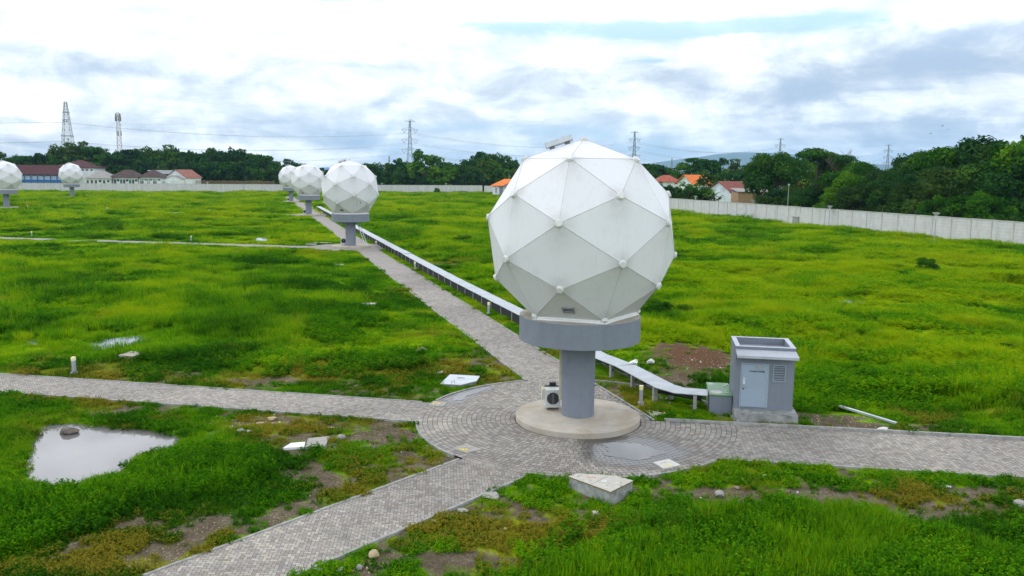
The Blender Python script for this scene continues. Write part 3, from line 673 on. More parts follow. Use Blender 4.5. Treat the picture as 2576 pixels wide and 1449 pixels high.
def scatter_all():
    out = {k: [[], [], [], []] for k in protos}
    for r0, r1, dens, s in bands:
        n = int(dens * .5 * (r1 * r1 - r0 * r0) * 2 * rad(41))
        r = np.sqrt(rg.random(n) * (r1 * r1 - r0 * r0) + r0 * r0); a = (rg.random(n) * 2 - 1) * rad(41)
        x, y = r * np.sin(a), r * np.cos(a)
        d, bare, tall, yel, dry, lush, tp, soil = veg_fields(x, y)
        wet_ = np.full(n, 1e9)
        for Q in WET: wet_ = np.minimum(wet_, poly_sd(x, y, Q))
        ok = (d > .06 + .10 * s) & inside_wall(x, y) & ~solid_near(x, y) & (wet_ > -.10 - .9 * rg.random(n) ** 4)
        ok &= rg.random(n) > np.clip(np.maximum(lush * .5, tp * .25), 0, 1); thin = sst(bare, .35, .75); ok &= rg.random(n) > np.clip(bare, 0, 1) * .96
        marsh = np.full(len(x), 1e9)
        for Q in WET[1:]: marsh = np.minimum(marsh, poly_sd(x, y, Q))
        pondd = poly_sd(x, y, POND); ok &= (marsh > 4) | (rg.random(len(x)) < .8)
        x, y, d, tall, yel, dry, lush, tp, r, bare, thin, marsh, pondd = [q[ok] for q in (x, y, d, tall, yel, dry, lush, tp, r, bare, thin, marsh, pondd)]; n = len(x)
        z = ground_z(x, y)
        w = fbm(x, y, .45, 71, 3); wb = fbm(x, y, .16, 73, 3); u = rg.random(n)
        right = sst(x - .33 * y, -6, 8) * sst(d, 2, 8)           # vine-grown side beyond the duct
        bush_p = np.clip(lush * .85 + right * np.clip((wb - .38) * 3.2, 0, .8) + (1 - right) * np.clip((wb - .49) * 4, 0, .7) * sst(d, 3, 9) + tp * np.clip((w - .38) * 3, .15, .85), 0, .95)
        weed_p = np.clip((w - .40) * 2.4 * sst(d, .4, 1.5) + .12 + tp * .1 + .38 * sst(r, 42, 30), 0, .85)
        kind = np.where(u < bush_p, 3, np.where(rg.random(n) < tall, 1, np.where(rg.random(n) < weed_p, 2, 0)))
        kind = np.where((marsh < 3.6) & (rg.random(n) < .8), 0, kind)
        sx = s * rg.uniform(.7, 1.2, n) * np.where((r < 46) & (kind == 0), .82, 1) * (1 - .48 * thin); sz = (1 + (s - 1) * .30) * rg.uniform(.7, 1.3, n)
        hz = np.where(kind == 3, .62 + .38 * wb * np.clip(tall, 0, 1), .45 + 1.0 * np.clip(tall, 0, 1) * (.5 + wb))
        hz = hz * (1 - .5 * sst(pondd, 1.8, .4)) * (1 - .35 * thin); sz = sz * (1 - .35 * thin)
        ti = np.clip(yel + rg.normal(0, .06, n) - .04 * (kind == 3) * (1 - right) - .05 * (kind == 2) - .13 * (kind == 2) * sst(r, 45, 32) - .10 * (kind == 3) * (1 - right) * (1 - np.maximum(lush, tp)) + .0 * tp, 0, 1); dr = np.clip(dry + rg.normal(0, .12, n) * (dry > .05), 0, 1) * np.where(kind == 3, .3, 1)
        for kk, name in enumerate(('turf_tuft', 'meadow_tuft', 'weed_clump', 'bush_clump')):
            q = kind == kk
            hzk = hz[q] if kk in (1, 3) else np.ones(q.sum())
            out[name][0].append(np.stack([x[q], y[q], z[q]], -1)); out[name][1].append(np.stack([sx[q], sx[q], sz[q] * hzk], -1)); out[name][2].append(ti[q]); out[name][3].append(dr[q])
    for name, on in (('turf_tuft', 'short_grass'), ('meadow_tuft', 'meadow_grass'), ('weed_clump', 'low_weeds'), ('bush_clump', 'leafy_weeds')):
        P, S_, T_, D_ = [np.concatenate(q) for q in out[name]]; carpet(on, name, P, S_, T_, D_)
        print(on, len(P))
KEEP = []
# ------------------------------------------------------------------ radome towers
AZ0 = -0.30256; RR = 4.36; DZ = 8.63
RINGS = [('r1', 37.38, 0), ('A', 63.43, 1), ('B', 79.19, 0), ('C', 100.81, 1), ('D', 116.57, 0), ('E', 142.62, 1)]
def dome_nodes():
    d = {'T': Vector((0, 0, RR))}
    for n, th, h in RINGS:
        for k in range(5):
            a = AZ0 + rad(72) * k - (rad(36) if h else 0); t = rad(th)
            d[n, k] = Vector((RR * math.sin(t) * math.sin(a), -RR * math.sin(t) * math.cos(a), RR * math.cos(t)))
    return d
ND = dome_nodes()
STRONG, FAINT, FACES = [], [], []
for k in range(5):
    n = (k + 1) % 5
    STRONG += [('T', ('r1', k)), (('r1', k), ('r1', n)), (('r1', k), ('A', k)), (('r1', k), ('A', n)), (('A', k), ('B', k)), (('B', k), ('A', n)), (('B', k), ('C', k)), (('B', k), ('C', n)), (('C', k), ('D', k)), (('D', k), ('C', n)), (('D', k), ('E', k)), (('D', k), ('E', n))]
    FAINT += [(('r1', k), ('B', k)), (('C', k), ('E', k))]
    FACES += [('T', ('r1', k), ('r1', n)), (('r1', k), ('A', n), ('r1', n)), (('r1', k), ('A', k), ('B', k)), (('r1', k), ('B', k), ('A', n)), (('A', k), ('C', k), ('B', k)), (('A', n), ('B', k), ('C', n)),
              (('B', k), ('C', k), ('D', k)), (('B', k), ('D', k), ('C', n)), (('C', k), ('E', k), ('D', k)), (('C', n), ('D', k), ('E', n)), (('D', k), ('E', k), ('E', n))]
def dome_mesh():
    V = []; F = []; dirt = []
    pts = list(ND.values())
    for f in FACES:
        a, c, d = [ND[q] for q in f]; nrm = (c - a).cross(d - a); flip = nrm.dot(a) < 0; N = 8; idx = {}
        for i in range(N + 1):
            for j in range(N + 1 - i):
                p = a + (c - a) * (i / N) + (d - a) * (j / N); idx[i, j] = len(V); V.append(p)
                dd = 0
                for q in pts:
                    v = p - q; hd = math.hypot(v.x, v.y); dd = max(dd, math.exp(-(v.length / .42) ** 2) , (math.exp(-((v - Vector((0, 0, -.5))).length / .55) ** 2) * .45))
                dirt.append(min(1, dd))
        for i in range(N):
            for j in range(N - i):
                t = [idx[i, j], idx[i + 1, j], idx[i, j + 1]]; F.append(t[::-1] if flip else t)
                if i + j < N - 1: t = [idx[i + 1, j], idx[i + 1, j + 1], idx[i, j + 1]]; F.append(t[::-1] if flip else t)
    me = bpy.data.meshes.new('dome'); me.from_pydata(V, [], F); fattr(me, 'dirt', np.array(dirt, np.float32)); me.materials.append(RADOME); return me
DOME_ME = dome_mesh()
def radome_parts(root, detail):
    C0 = Vector((0, 0, DZ))
    mb = MB(); mb.lathe([(2.90, -.1), (2.90, .27), (2.87, .30)], 72); mb.obj('plinth', CONC_PALE, root, smooth=True)
    mb = MB(); mb.lathe([(.762, .30), (.762, 3.95)], 48, capb=False, capt=False); mb.lathe([(.768, 2.28), (.772, 2.29), (.768, 2.30)], 48, capb=False, capt=False); mb.obj('pillar', GREY_PAINT, root, smooth=True)
    mb = MB(); mb.lathe([(2.74, 3.90), (2.78, 3.92), (2.78, 5.02), (2.76, 5.04)], 80, capt=False); mb.lathe([(2.76, 5.04), (.1, 5.05)], 80, capb=False, capt=False); mb.mi[-80:] = [1] * 80
    mb.obj('platform', [GREY_PAINT, CONC_PALE], root, smooth=True)
    dm = bpy.data.objects.new('dome', DOME_ME); C.objects.link(dm); dm.parent = root; dm.location = C0
    mb = MB()
    for a, c in STRONG: mb.tube([ND[a] * .9995, ND[c] * .9995], .0135, 5, cap=False)
    for a, c in FAINT: mb.tube([ND[a] * .9985, ND[c] * .9985], .010, 5, cap=False)
    mb.obj('seam', SEAM, dm)
    mb = MB()
    for k in range(5):
        a, c = ND['E', k], ND['E', (k + 1) % 5]; dd = c - a; m_ = (a + c) / 2
        mb.tube([a + Vector((0, 0, -.02)), c + Vector((0, 0, -.02))], .07, 6); mb.tube([a + Vector((0, 0, -.1)), c + Vector((0, 0, -.1))], .09, 6)
    mb.obj('base_seal', SEAL, dm)
    cm = MB(); cm.lathe([(.172, -.05), (.172, .012), (.145, .025), (.145, .065), (.132, .08)], 20); cme = cm.mesh('node_cap', CAPM, smooth=True)
    for key, p in ND.items():
        o = bpy.data.objects.new('node_cap', cme); C.objects.link(o); o.parent = dm; o.location = p * .996
        o.rotation_euler = Vector((0, 0, 1)).rotation_difference(p.normalized()).to_euler()
    # louvred vent in the low front triangle
    a, c, d = ND['D', 0], ND['E', 0], ND['E', 1]; cen = c * .29 + d * .36 + a * .35; n = (c - a).cross(d - a).normalized(); n = n if n.dot(cen) > 0 else -n
    xx = (d - c).normalized(); yy = n.cross(xx); R3 = Matrix((xx, yy, n)).transposed()
    mb = MB()
    for s_ in (-1, 1): mb.box(cen + R3 @ Vector((s_ * .235, 0, .03)), (.05, .44, .07), R3); mb.box(cen + R3 @ Vector((0, s_ * .195, .03)), (.42, .05, .07), R3)
    fr = mb.obj('vent', M_VENT, dm)
    mb = MB(); mb.box(cen + R3 @ Vector((0, 0, .004)), (.42, .34, .012), R3); mb.obj('vent_opening', BLACK, dm)
    mb = MB()
    for i in range(3): mb.box(cen + R3 @ Vector((0, -.11 + i * .11, .035)), (.40, .085, .012), R3 @ Matrix.Rotation(rad(35), 3, 'X'))
    mb.obj('louvre', METAL, dm)
    # box lying on the crown
    a, c, d = ND['T'], ND['r1', 4], ND['r1', 3]; n = (c - a).cross(d - a).normalized(); n = n if n.z > 0 else -n
    xx = (c - a).normalized(); yy = n.cross(xx); R3 = Matrix((xx, yy, n)).transposed(); cen = a + (c - a) * .37 + (d - a) * .06 + n * .26
    mb = MB(); mb.box(cen, (1.25, .34, .24), R3); rb = mb.obj('roof_box', METAL, dm, bevel=.012)
    for s_ in (-.36, .36): MB().box(cen + R3 @ Vector((s_, 0, -.19)), (.22, .26, .2), R3).obj('foot', STEELD, rb)
    if detail == 'near':
        mb = MB(); mb.b2(-.115, .115, -.075, .075, .95, 3.9); dct = mb.obj('cable_riser', M('riser_cladding', (.44, .43, .36), .5, .1, 2, metal=.2), root, bevel=.02, loc=(-.775, .12, 0))
        mb = MB()
        for z in (1.55, 2.30): MB().box((-.775, .12, z), (.25, .17, .035)).obj('strap', METAL, root)
    if detail in ('near', 'mid'): pass
    if detail == 'mid':
        a, c, d = ND['C', 1], ND['D', 0], ND['D', 1]; e = ND['E', 1]; cen = (a + e) / 2 * .985 + (d - c) * .16 + (a - e) * .12; n = cen.normalized(); n = (d - a).cross(e - a).normalized(); n = n if n.dot(cen) > 0 else -n
        cen = a * .42 + d * .36 + e * .22
        xx = Vector((0, 0, 1)).cross(n).normalized(); yy = n.cross(xx); R3 = Matrix((xx, yy, n)).transposed(); mb = MB()
        mb.box(cen + R3 @ Vector((-.36, -.12, .012)), (.025, 1.0, .03), R3); mb.box(cen + R3 @ Vector((.02, -.60, .012)), (.75, .02, .03), R3); mb.box(cen + R3 @ Vector((0, .38, .012)), (.7, .02, .03), R3)
        hb = mb.obj('hatch', SEAM, dm); mb = MB(); mb.box(cen + R3 @ Vector((.20, .02, .04)), (.06, .22, .06), R3); mb.box(cen + R3 @ Vector((.16, -.05, .04)), (.05, .10, .05), R3); mb.obj('hatch_handle', BLACK, dm)
M_VENT = M('vent_frame', (.27, .28, .29), .6, .1, 4)
GRP = 'geodesic antenna domes on pillars'
labs = ['largest white faceted dome on a grey pillar, nearest, beside the paved junction', 'white faceted dome second along the main path, with a ladder under its platform',
        'white faceted dome third along the main path, between two other domes', 'farthest white faceted dome along the main path, partly hidden behind another',
        'white faceted dome cut off by the left edge of the photo', 'small white faceted dome on its pillar in front of the long maroon roofed building']
ACL = ['large white cabinet fan unit with black round grille at the nearest dome pillar', 'white outdoor fan unit beside the pillar of the second dome along the path', 'white outdoor fan unit beside the pillar of the third dome along the path', 'white outdoor fan unit beside the pillar of the farthest dome on the path']
def ac_unit(i, loc, rz, near):
    t = thing('air_conditioner', ACL[i], 'air conditioner', loc, rz, 'fan units beside the dome pillars')
    w, h, dp = (.70, .86, .62) if near else (.82, 1.0, .5)
    mb = MB(); mb.b2(-w / 2, w / 2, -dp / 2, dp / 2, .12, .12 + h); mb.obj('casing', ACW, t, bevel=.015)
    mb = MB()
    for s_ in (-1, 1): mb.b2(s_ * w * .32 - .04, s_ * w * .32 + .04, -dp / 2 + .03, dp / 2 - .03, 0, .12)
    mb.obj('bracket', STEELD, t)
    mb = MB(); r = w * .415; mb.lathe([(r, 0), (r, .012)], 40, (0, -dp / 2 - .004, .12 + h * .52), axis=(0, -1, 0)); gr = mb.obj('fan_grille', BLACK, t)
    mb = MB(); y = -dp / 2 - .024
    for k in range(-9, 10):
        o = k * r / 9.5; l = math.sqrt(max(0, r * r - o * o)) * .97
        for s_ in (-1, 1):
            d = Vector((math.cos(rad(30)) * s_, 0, math.sin(rad(30)))); nn = Vector((-d.z, 0, d.x)); p = Vector((0, y, .12 + h * .52)) + nn * o
            if near: mb.tube([p - d * l, p + d * l], .0045, 4)
    mb.b2(-.045, .045, y - .004, y + .004, .12 + h * .52 - r * .97, .12 + h * .52 + r * .97)
    mb.obj('guard_wire', STEELD, gr)
    if near:
        mb = MB(); mb.b2(-w / 2 - .16, -w / 2 - .003, -.06, .28, .42, .98); jb = mb.obj('junction_box', M('beige_enamel', (.55, .56, .47), .5, .08, 3), t, bevel=.012)
        mb = MB(); mb.b2(-w / 2 - .10, -w / 2 - .03, .0, .06, .98, 1.03); mb.obj('isolator_knob', YEL, jb)
        mb = MB(); mb.b2(-w / 2 + .02, w / 2 - .02, dp / 2 + .02, dp / 2 + .22, .90, 1.02); mb.b2(-.10, .20, dp / 2 + .05, dp / 2 + .25, 1.02, 1.17); mb.obj('cable_tray', BLACK, t)
        mb = MB(); mb.tube([(-w / 2 - .13, -.065, .45), (-w / 2 - .13, -.085, .5), (-w / 2 - .13, -.085, .85), (-w / 2 - .13, -.065, .9)], .012, 6); mb.obj('handle', METAL, t)
    return t
for i, q in enumerate(DOMES):
    root = thing('radome_tower', labs[i], 'radome', q, 0, GRP)
    radome_parts(root, 'near' if i == 0 else ('mid' if i in (1, 2) else 'far'))
ac_unit(0, G(1389, 1027, .30), rad(3), True)
for i in (1, 2, 3): ac_unit(i, DOMES[i] + Vector((-1.15, .35, .30)), rad(8), False)
# ladder under the second dome
t = thing('ladder', 'aluminium ladder leaning under the platform of the second dome', 'ladder', DOMES[1] + Vector((0, 0, .3)))
p0, p1 = Vector((2.42, -.6, 0)), Vector((1.05, .3, 3.62)); side_ = (p1 - p0).cross(Vector((.25, 1, 0))).normalized().cross((p1 - p0).normalized()).normalized(); sv = Vector((.55, .83, 0)).normalized() * .24
for s_ in (-1, 1): MB().tube([p0 + sv * s_, p1 + sv * s_], .045, 6).obj('rail', METAL, t)
for k in range(11): MB().tube([p0.lerp(p1, (k + .6) / 11.4) - sv, p0.lerp(p1, (k + .6) / 11.4) + sv], .03, 6).obj('rung', METAL, t)
# ------------------------------------------------------------------ text
def text_mesh(name, s, size, mat, parent, loc, rot, depth=.002, align='LEFT', bold=0.0):
    cu = bpy.data.curves.new(name, 'FONT'); cu.body = s; cu.size = size; cu.extrude = depth; cu.align_x = align; cu.offset = bold
    o = bpy.data.objects.new(name, cu); C.objects.link(o); bpy.context.view_layer.update()
    me = bpy.data.meshes.new_from_object(o.evaluated_get(bpy.context.evaluated_depsgraph_get())); bpy.data.objects.remove(o); bpy.data.curves.remove(cu)
    me.materials.clear(); me.materials.append(mat); me.name = name
    o = bpy.data.objects.new(name, me); C.objects.link(o); o.parent = parent; o.location = loc; o.rotation_euler = rot; return o
# ------------------------------------------------------------------ panel house
PH = Vector((10.66, 38.42, 0)); PA = math.atan2(-.165, .986)
ph = thing('panel_house', 'small grey utility room with a pale blue door and open parapet roof', 'utility room', PH, PA)
e1 = Vector((math.cos(PA), math.sin(PA))); e2 = Vector((-e1.y, e1.x))
W_, Dp, Z0, Z1 = 2.70, 2.40, .42, 3.43
mb = MB(); mb.b2(-.02, 2.86, -.78, 2.5, -.1, .42); mb.obj('base_slab', CONC_DIRTY, ph, bevel=.015)
mb = MB(); mb.b2(0, W_, 0, Dp, Z0, 3.08); mb.obj('wall', GREY_PAINT, ph)
mb = MB()
for a in ((-.02, W_ + .02, -.02, .16), (-.02, W_ + .02, Dp - .16, Dp + .02), (-.02, .18, .162, Dp - .162), (W_ - .18, W_ + .02, .162, Dp - .162)): mb.b2(*a, 3.083, Z1)
pr = mb.obj('parapet', GREY_PAINT, ph)
mb = MB()
for a in ((-.03, W_ + .03, -.03, .17), (-.03, W_ + .03, Dp - .17, Dp + .03), (-.03, .19, .172, Dp - .172), (W_ - .19, W_ + .03, .172, Dp - .172)): mb.b2(*a, Z1 + .001, Z1 + .02)
mb.obj('coping', PALE_PAINT, pr)
mb = MB(); mb.b2(.182, W_ - .182, .163, Dp - .163, 3.083, 3.12); mb.obj('roof', M('wet_roof_screed', (.25, .27, .31), .35, .15, 2, dirt=(.09, .09, .1), damt=.6), ph)
mb = MB(); mb.add([(-.02, -.021, 3.30), (W_ + .02, -.021, 3.30), (W_ + .10, -.52, 3.10), (.02, -.52, 3.10), (-.02, -.021, 3.16), (W_ + .02, -.021, 3.16), (W_ + .10, -.52, 2.98), (.02, -.52, 2.98)],
    [(0, 3, 2, 1), (4, 5, 6, 7), (3, 7, 6, 2), (0, 4, 7, 3), (1, 2, 6, 5), (0, 1, 5, 4)]); mb.obj('canopy', PALE_PAINT, ph)
dx0, dx1, dz0, dz1 = .30, 1.50, .53, 2.60
mb = MB(); mb.b2(dx0 - .05, dx0, -.03, .0, dz0 - .03, dz1 + .05); mb.b2(dx1, dx1 + .05, -.03, 0, dz0 - .03, dz1 + .05); mb.b2(dx0, dx1, -.03, 0, dz1, dz1 + .05); mb.obj('door_frame', M('door_frame_paint', (.29, .36, .43), .5, .04, 2), ph)
mb = MB(); mb.b2(dx0 + .006, dx1 - .006, -.045, -.002, dz0, dz1 - .006); dr = mb.obj('door', DOORM, ph, bevel=.004)
mb = MB(); mb.tube([(dx0 + .10, -.05, dz0 + 1.0), (dx0 + .10, -.10, dz0 + 1.0), (dx0 + .28, -.10, dz0 + .99), (dx0 + .30, -.08, dz0 + .99)], .016, 8); mb.lathe([(.035, 0), (.035, .02)], 16, (dx0 + .10, -.045, dz0 + 1.0), axis=(0, -1, 0)); mb.obj('handle', M('brushed_steel', (.5, .5, .5), .3, .1, 4, metal=.9), dr, smooth=True)
mb = MB(); mb.lathe([(.04, 0), (.04, .014)], 16, (dx0 + .11, -.045, dz0 + .87), axis=(0, -1, 0)); mb.obj('lock', STEELD, dr)
mb = MB(); mb.b2(dx1 - .52, dx1 - .22, -.11, -.045, dz1 - .18, dz1 - .11); mb.b2(dx1 - .5, dx1 - .24, -.10, -.045, dz1 - .10, dz1 - .05); mb.obj('door_closer', METAL, dr)
for z in (dz0 + .25, dz1 - .62): MB().b2(dx1 - .03, dx1 + .015, -.065, -.046, z, z + .34).obj('hinge', METAL, dr)
text_mesh('lettering', 'RUANG PANEL', .105, INK, dr, (dx0 + .36, -.0475, dz1 - .37), (rad(90), 0, 0), bold=.004)
mb = MB(); mb.b2(dx0 + .09, dx0 + .17, -.0485, -.0455, dz0 + 1.10, dz0 + 1.42); st = mb.obj('sticker', STICK, dr)
for k, ch in enumerate('PULL'): text_mesh('lettering', ch, .075, INK, st, (dx0 + .13, -.0505, dz0 + 1.355 - .075 * k), (rad(90), 0, 0), align='CENTER', bold=.002)
vx0, vx1, vz0, vz1 = 1.78, 2.26, 1.86, 2.58
mb = MB(); mb.b2(vx0 - .06, vx0, -.04, 0, vz0 - .06, vz1 + .06); mb.b2(vx1, vx1 + .06, -.04, 0, vz0 - .06, vz1 + .06); mb.b2(vx0, vx1, -.04, 0, vz1, vz1 + .06); mb.b2(vx0, vx1, -.04, 0, vz0 - .06, vz0); VP = M('vent_enamel', (.245, .285, .335), .55, .05, 3); vt = mb.obj('vent', VP, ph)
mb = MB(); mb.b2(vx0, vx1, -.006, -.002, vz0, vz1); mb.obj('vent_mesh', M('vent_screen', (.12, .145, .17), .8, .2, 20), vt)
mb = MB()
for k in range(6): mb.box(((vx0 + vx1) / 2, -.022, vz0 + .07 + k * .116), (vx1 - vx0 - .01, .05, .012), Matrix.Rotation(rad(35), 3, 'X'))
mb.obj('louvre', VP, vt)
KEEP.append([tuple((PH.to_2d() + e1 * a + e2 * c)) for a, c in ((-.05, -.8), (2.9, -.8), (2.9, 2.55), (-.05, 2.55))])
# green lidded concrete box
bx = thing('cable_pit', 'grey concrete box with a wet dark green lid against the utility room', 'cable pit', (9.66, 39.02, 0), PA)
mb = MB(); mb.b2(0, 1.05, 0, 2.4, -.1, .84); mb.obj('body', GREY_PAINT, bx)
mb = MB(); mb.b2(-.03, 1.07, -.03, 2.43, .841, .91); ld = mb.obj('lid', GREENM, bx, bevel=.008)
for cx_, cy_, rx_, ry_, n_ in ((.32, .50, .30, .34, 1), (.17, 2.1, .16, .18, 2)):
    mb = MB(); mb.add([(cx_ + rx_ * math.cos(t) * (1 + .12 * math.sin(3 * t + n_)), cy_ + ry_ * math.sin(t), .914) for t in np.arange(0, 6.28, .3)], [tuple(range(21))]); mb.obj('rain_film', WATER, ld)
mb = MB()
for q in ((.78, .42), (.83, 1.75), (.95, 1.95)): mb.lathe([(.05, 0), (.05, .02), (.02, .05)], 10, (q[0], q[1], .91)); mb.lathe([(.04, 0), (.04, .02)], 8, (q[0] + .09, q[1] + .02, .91))
mb.obj('lifting_bolt', ACW, ld)
KEEP.append([tuple(Vector((9.66, 39.02)) + e1 * a + e2 * c) for a, c in ((-.1, -.1), (1.1, -.1), (1.1, 2.5), (-.1, 2.5))])
# ------------------------------------------------------------------ raised cable duct
DF = [(-58, 245), (-40.6, 190), (-19.92, 124.74), (-12.0, 99.9), (-5.59, 79.9), (-1.26, 67.0), (.57, 61.6), (4.62, 47.9), (5.87, 45.3), (7.32, 40.75), (8.07, 39.72), (9.62, 39.30)]
DF = [Vector(q) for q in DF]
DBk = []
for i, p in enumerate(DF):
    a = DF[max(0, i - 1)]; c = DF[min(len(DF) - 1, i + 1)]; d = (c - a).normalized(); DBk.append(p + Vector((-d.y, d.x)) * 1.15)
KEEP.append([tuple(q) for q in DF] + [tuple(q) for q in DBk[::-1]])
du = thing('cable_duct', 'long raised cable duct with flat metal covers along the main path', 'cable duct', (DF[-1].x, DF[-1].y, 0))
O = Vector((DF[-1].x, DF[-1].y, 0))
def along(line, s):
    for a, c in zip(line, line[1:]):
        L = (c - a).length
        if s <= L: return a.lerp(c, s / L), (c - a).normalized()
        s -= L
    return line[-1].copy(), (line[-1] - line[-2]).normalized()
RD = DF[::-1]; TL = sum((c - a).length for a, c in zip(RD, RD[1:]))
ZT = .78
s = 0.0; cov = []
brk = [0]
for a, c in zip(RD, RD[1:]): brk.append(brk[-1] + (c - a).length)
while s < TL - .5:
    s2 = min(TL, s + 2.44)
    for q in brk:
        if s + .4 < q < s2 + .5: s2 = q; break
    (a, da), (c, dc) = along(RD, s + .006), along(RD, s2 - .006); n0 = Vector((da.y, -da.x)); n1_ = Vector((dc.y, -dc.x))
    if s2 - s > .3 and len(cov) < 96:
        # front line in reversed order: back side lies to the right of travel
        zt = ZT + random.uniform(-.006, .006) + (.05 if len(cov) in (32, 33) else 0)
        mb = MB(); w = 1.17; f = -.03
        P = [a + n0 * f, c + n1_ * f, c + n1_ * w, a + n0 * w]
        vs = [(p.x - O.x, p.y - O.y, zt) for p in P] + [(p.x - O.x, p.y - O.y, zt - .035) for p in P]
        mb.add(vs, [(0, 1, 2, 3), (7, 6, 5, 4), (0, 4, 5, 1), (1, 5, 6, 2), (2, 6, 7, 3), (3, 7, 4, 0)])
        o = mb.obj('cover', COVERM, du); cov.append(o)
        bm = bmesh.new(); bm.from_mesh(o.data); bmesh.ops.recalc_face_normals(bm, faces=bm.faces); bm.to_mesh(o.data); bm.free()
    s = s2
npost = 0; s = .6
net = MB(); prevp = None
near_post = MB(); near_post.box((0, .1, .36), (.17, .22, .72)); npm = near_post.mesh('support_post', KERBM)
far_post = MB(); far_post.box((0, .05, .36), (.09, .10, .74)); fpm = far_post.mesh('support_post', CONC)
while s < TL - 1 and npost < 98:
    p, d = along(RD, s); n0 = Vector((d.y, -d.x)); near = s < 17
    g = gz(p.x, p.y)
    for sidew in ((.02, .95) if near else (.02,)):
        if npost >= 98: break
        q = p + n0 * sidew; o = bpy.data.objects.new('support_post', npm if near else fpm); C.objects.link(o); o.parent = du; o.location = (q.x - O.x, q.y - O.y, g * .5 - .02 if False else 0.0); o.rotation_euler = (0, 0, math.atan2(n0.y, n0.x) - math.pi / 2); npost += 1
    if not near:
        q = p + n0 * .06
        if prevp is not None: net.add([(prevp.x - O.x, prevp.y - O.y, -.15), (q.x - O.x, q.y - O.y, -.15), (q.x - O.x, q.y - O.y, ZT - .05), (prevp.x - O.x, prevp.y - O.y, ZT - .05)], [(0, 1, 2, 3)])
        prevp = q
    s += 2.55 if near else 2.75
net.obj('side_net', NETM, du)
mb = MB()
for off in (.2, .55, .85): 
    pts = []
    for s in np.arange(.3, TL, 3.0): p, d = along(RD, s); q = p + Vector((d.y, -d.x)) * off; pts.append((q.x - O.x, q.y - O.y, .45 + .05 * math.sin(s)))
    mb.tube(pts, .05, 6)
mb.obj('cable', BLACK, du)
# ------------------------------------------------------------------ bollard lights
BG = 'bollard lights beside the paths'
bol = thing('bollard_light', '', 'bollard light', (0, 0, 0), 0, BG)
mb = MB(); mb.box((0, 0, .05), (.30, .30, .22)); mb.obj('base', CONC, bol, bevel=.01)
mb = MB(); mb.box((0, 0, .47), (.17, .17, .64)); mb.obj('post', M('bollard_steel', (.36, .39, .42), .45, .08, 3, metal=.3), bol, bevel=.01)
mb = MB(); mb.box((0, 0, .90), (.19, .19, .21)); mb.obj('lamp_head', LAMPY, bol, bevel=.015)
BOL = [(187, 942, 'grey bollard light with a yellow top, nearest one beside the left path'), (1612, 1019, 'grey bollard light with a yellow top between the nearest dome base and the duct'), (1229, 791, 'bollard light beside the duct, just left of the nearest dome platform'),
       (1044, 680, 'bollard light in front of the cable duct, halfway between the two nearest domes'), (946, 623, 'bollard light at the foot of the ladder by the second dome'), (810, 543, 'bollard light right of the third dome along the path'), (786, 529, 'small far bollard light between third and farthest dome'),
       (80, 597, 'bollard light behind the second cross path, near the left edge'), (481, 609, 'bollard light behind the second cross path, the right one of two'), (70, 525, 'bollard light in the grass right of the cut off dome'), (270, 531, 'bollard light at the left end of the thin far path'),
       (526, 537, 'bollard light beside the thin far path, right end'), (219, 496, 'tiny bollard light just right of the small dome by the wall'), (375, 498, 'tiny lone bollard light in the far left field')]
for i, (px, py, lb) in enumerate(BOL):
    o = bol if i == 0 else copy_tree(bol); g = GG(px, py); o.location = (g.x, g.y, g.z); o.rotation_euler = (0, 0, rad(-12 + i * 5)); o['label'] = lb
# ------------------------------------------------------------------ pits, covers and slabs
def on_plane(pix, z): return [G(a, c, z) for a, c in pix]
def slab_thing(name, lb, cat, pix, z, th, mat, group=None, body=None):
    P = on_plane(pix, z); c = sum(P, Vector()) / len(P); c.z = 0
    t = thing(name, lb, cat, c, 0, group); Q = [(p.x - c.x, p.y - c.y) for p in P]
    if sum(Q[i][0] * Q[(i + 1) % len(Q)][1] - Q[(i + 1) % len(Q)][0] * Q[i][1] for i in range(len(Q))) < 0: Q = Q[::-1]
    return t, c, Q
def cover(lb, pix, mat, marks):
    t, c, Q = slab_thing('pit_cover', lb, 'pit cover', pix, .05, .05, mat, 'flat pit covers set in the paving'); c2 = MB().prism(Q, -.02, .062); s_ = c2.obj('slab', mat, t)
    for k, (pts, wd, mt) in enumerate(marks):
        m_ = MB()
        for run in pts:
            W = [Vector(G(*q, .066)) - c for q in run]; 
            for a, d in zip(W, W[1:]):
                u = (d - a); n = Vector((-u.y, u.x, 0)).normalized() * wd / 2; e = u.normalized() * wd * .3
                m_.add([a - n - e, d - n + e, d + n + e, a + n - e], [(0, 1, 2, 3)]); 
                m_.v = [(v[0], v[1], .066 + .0006 * (len(m_.v) % 7)) for v in m_.v] if False else m_.v
        o = m_.obj('paint_mark', mt, t)
        for i, v in enumerate(o.data.vertices): v.co.z = .066 + .0008 * (i // 4)
        for p in o.data.polygons: pass
        o.data.update()
        if o.data.polygons and o.data.polygons[0].normal.z < 0: o.data.flip_normals()
    return t
zc1 = lambda x, y: ((1800 + x * 160 / 2576) / 1.5901, (1760 + y * 160 / 2576) / 1.5901)
zc2 = lambda x, y: ((2600 + x * 140 / 2576) / 1.5901, (1820 + y * 140 / 2576) / 1.5901)
zc3 = lambda x, y: ((1650 + x * 500 / 2415) / 1.5901, (1400 + y * 500 / 2415) / 1.5901)
zc4 = lambda x, y: ((2000 + x * 700 / 1690) / 1.5901, (1200 + y * 700 / 1690) / 1.5901)
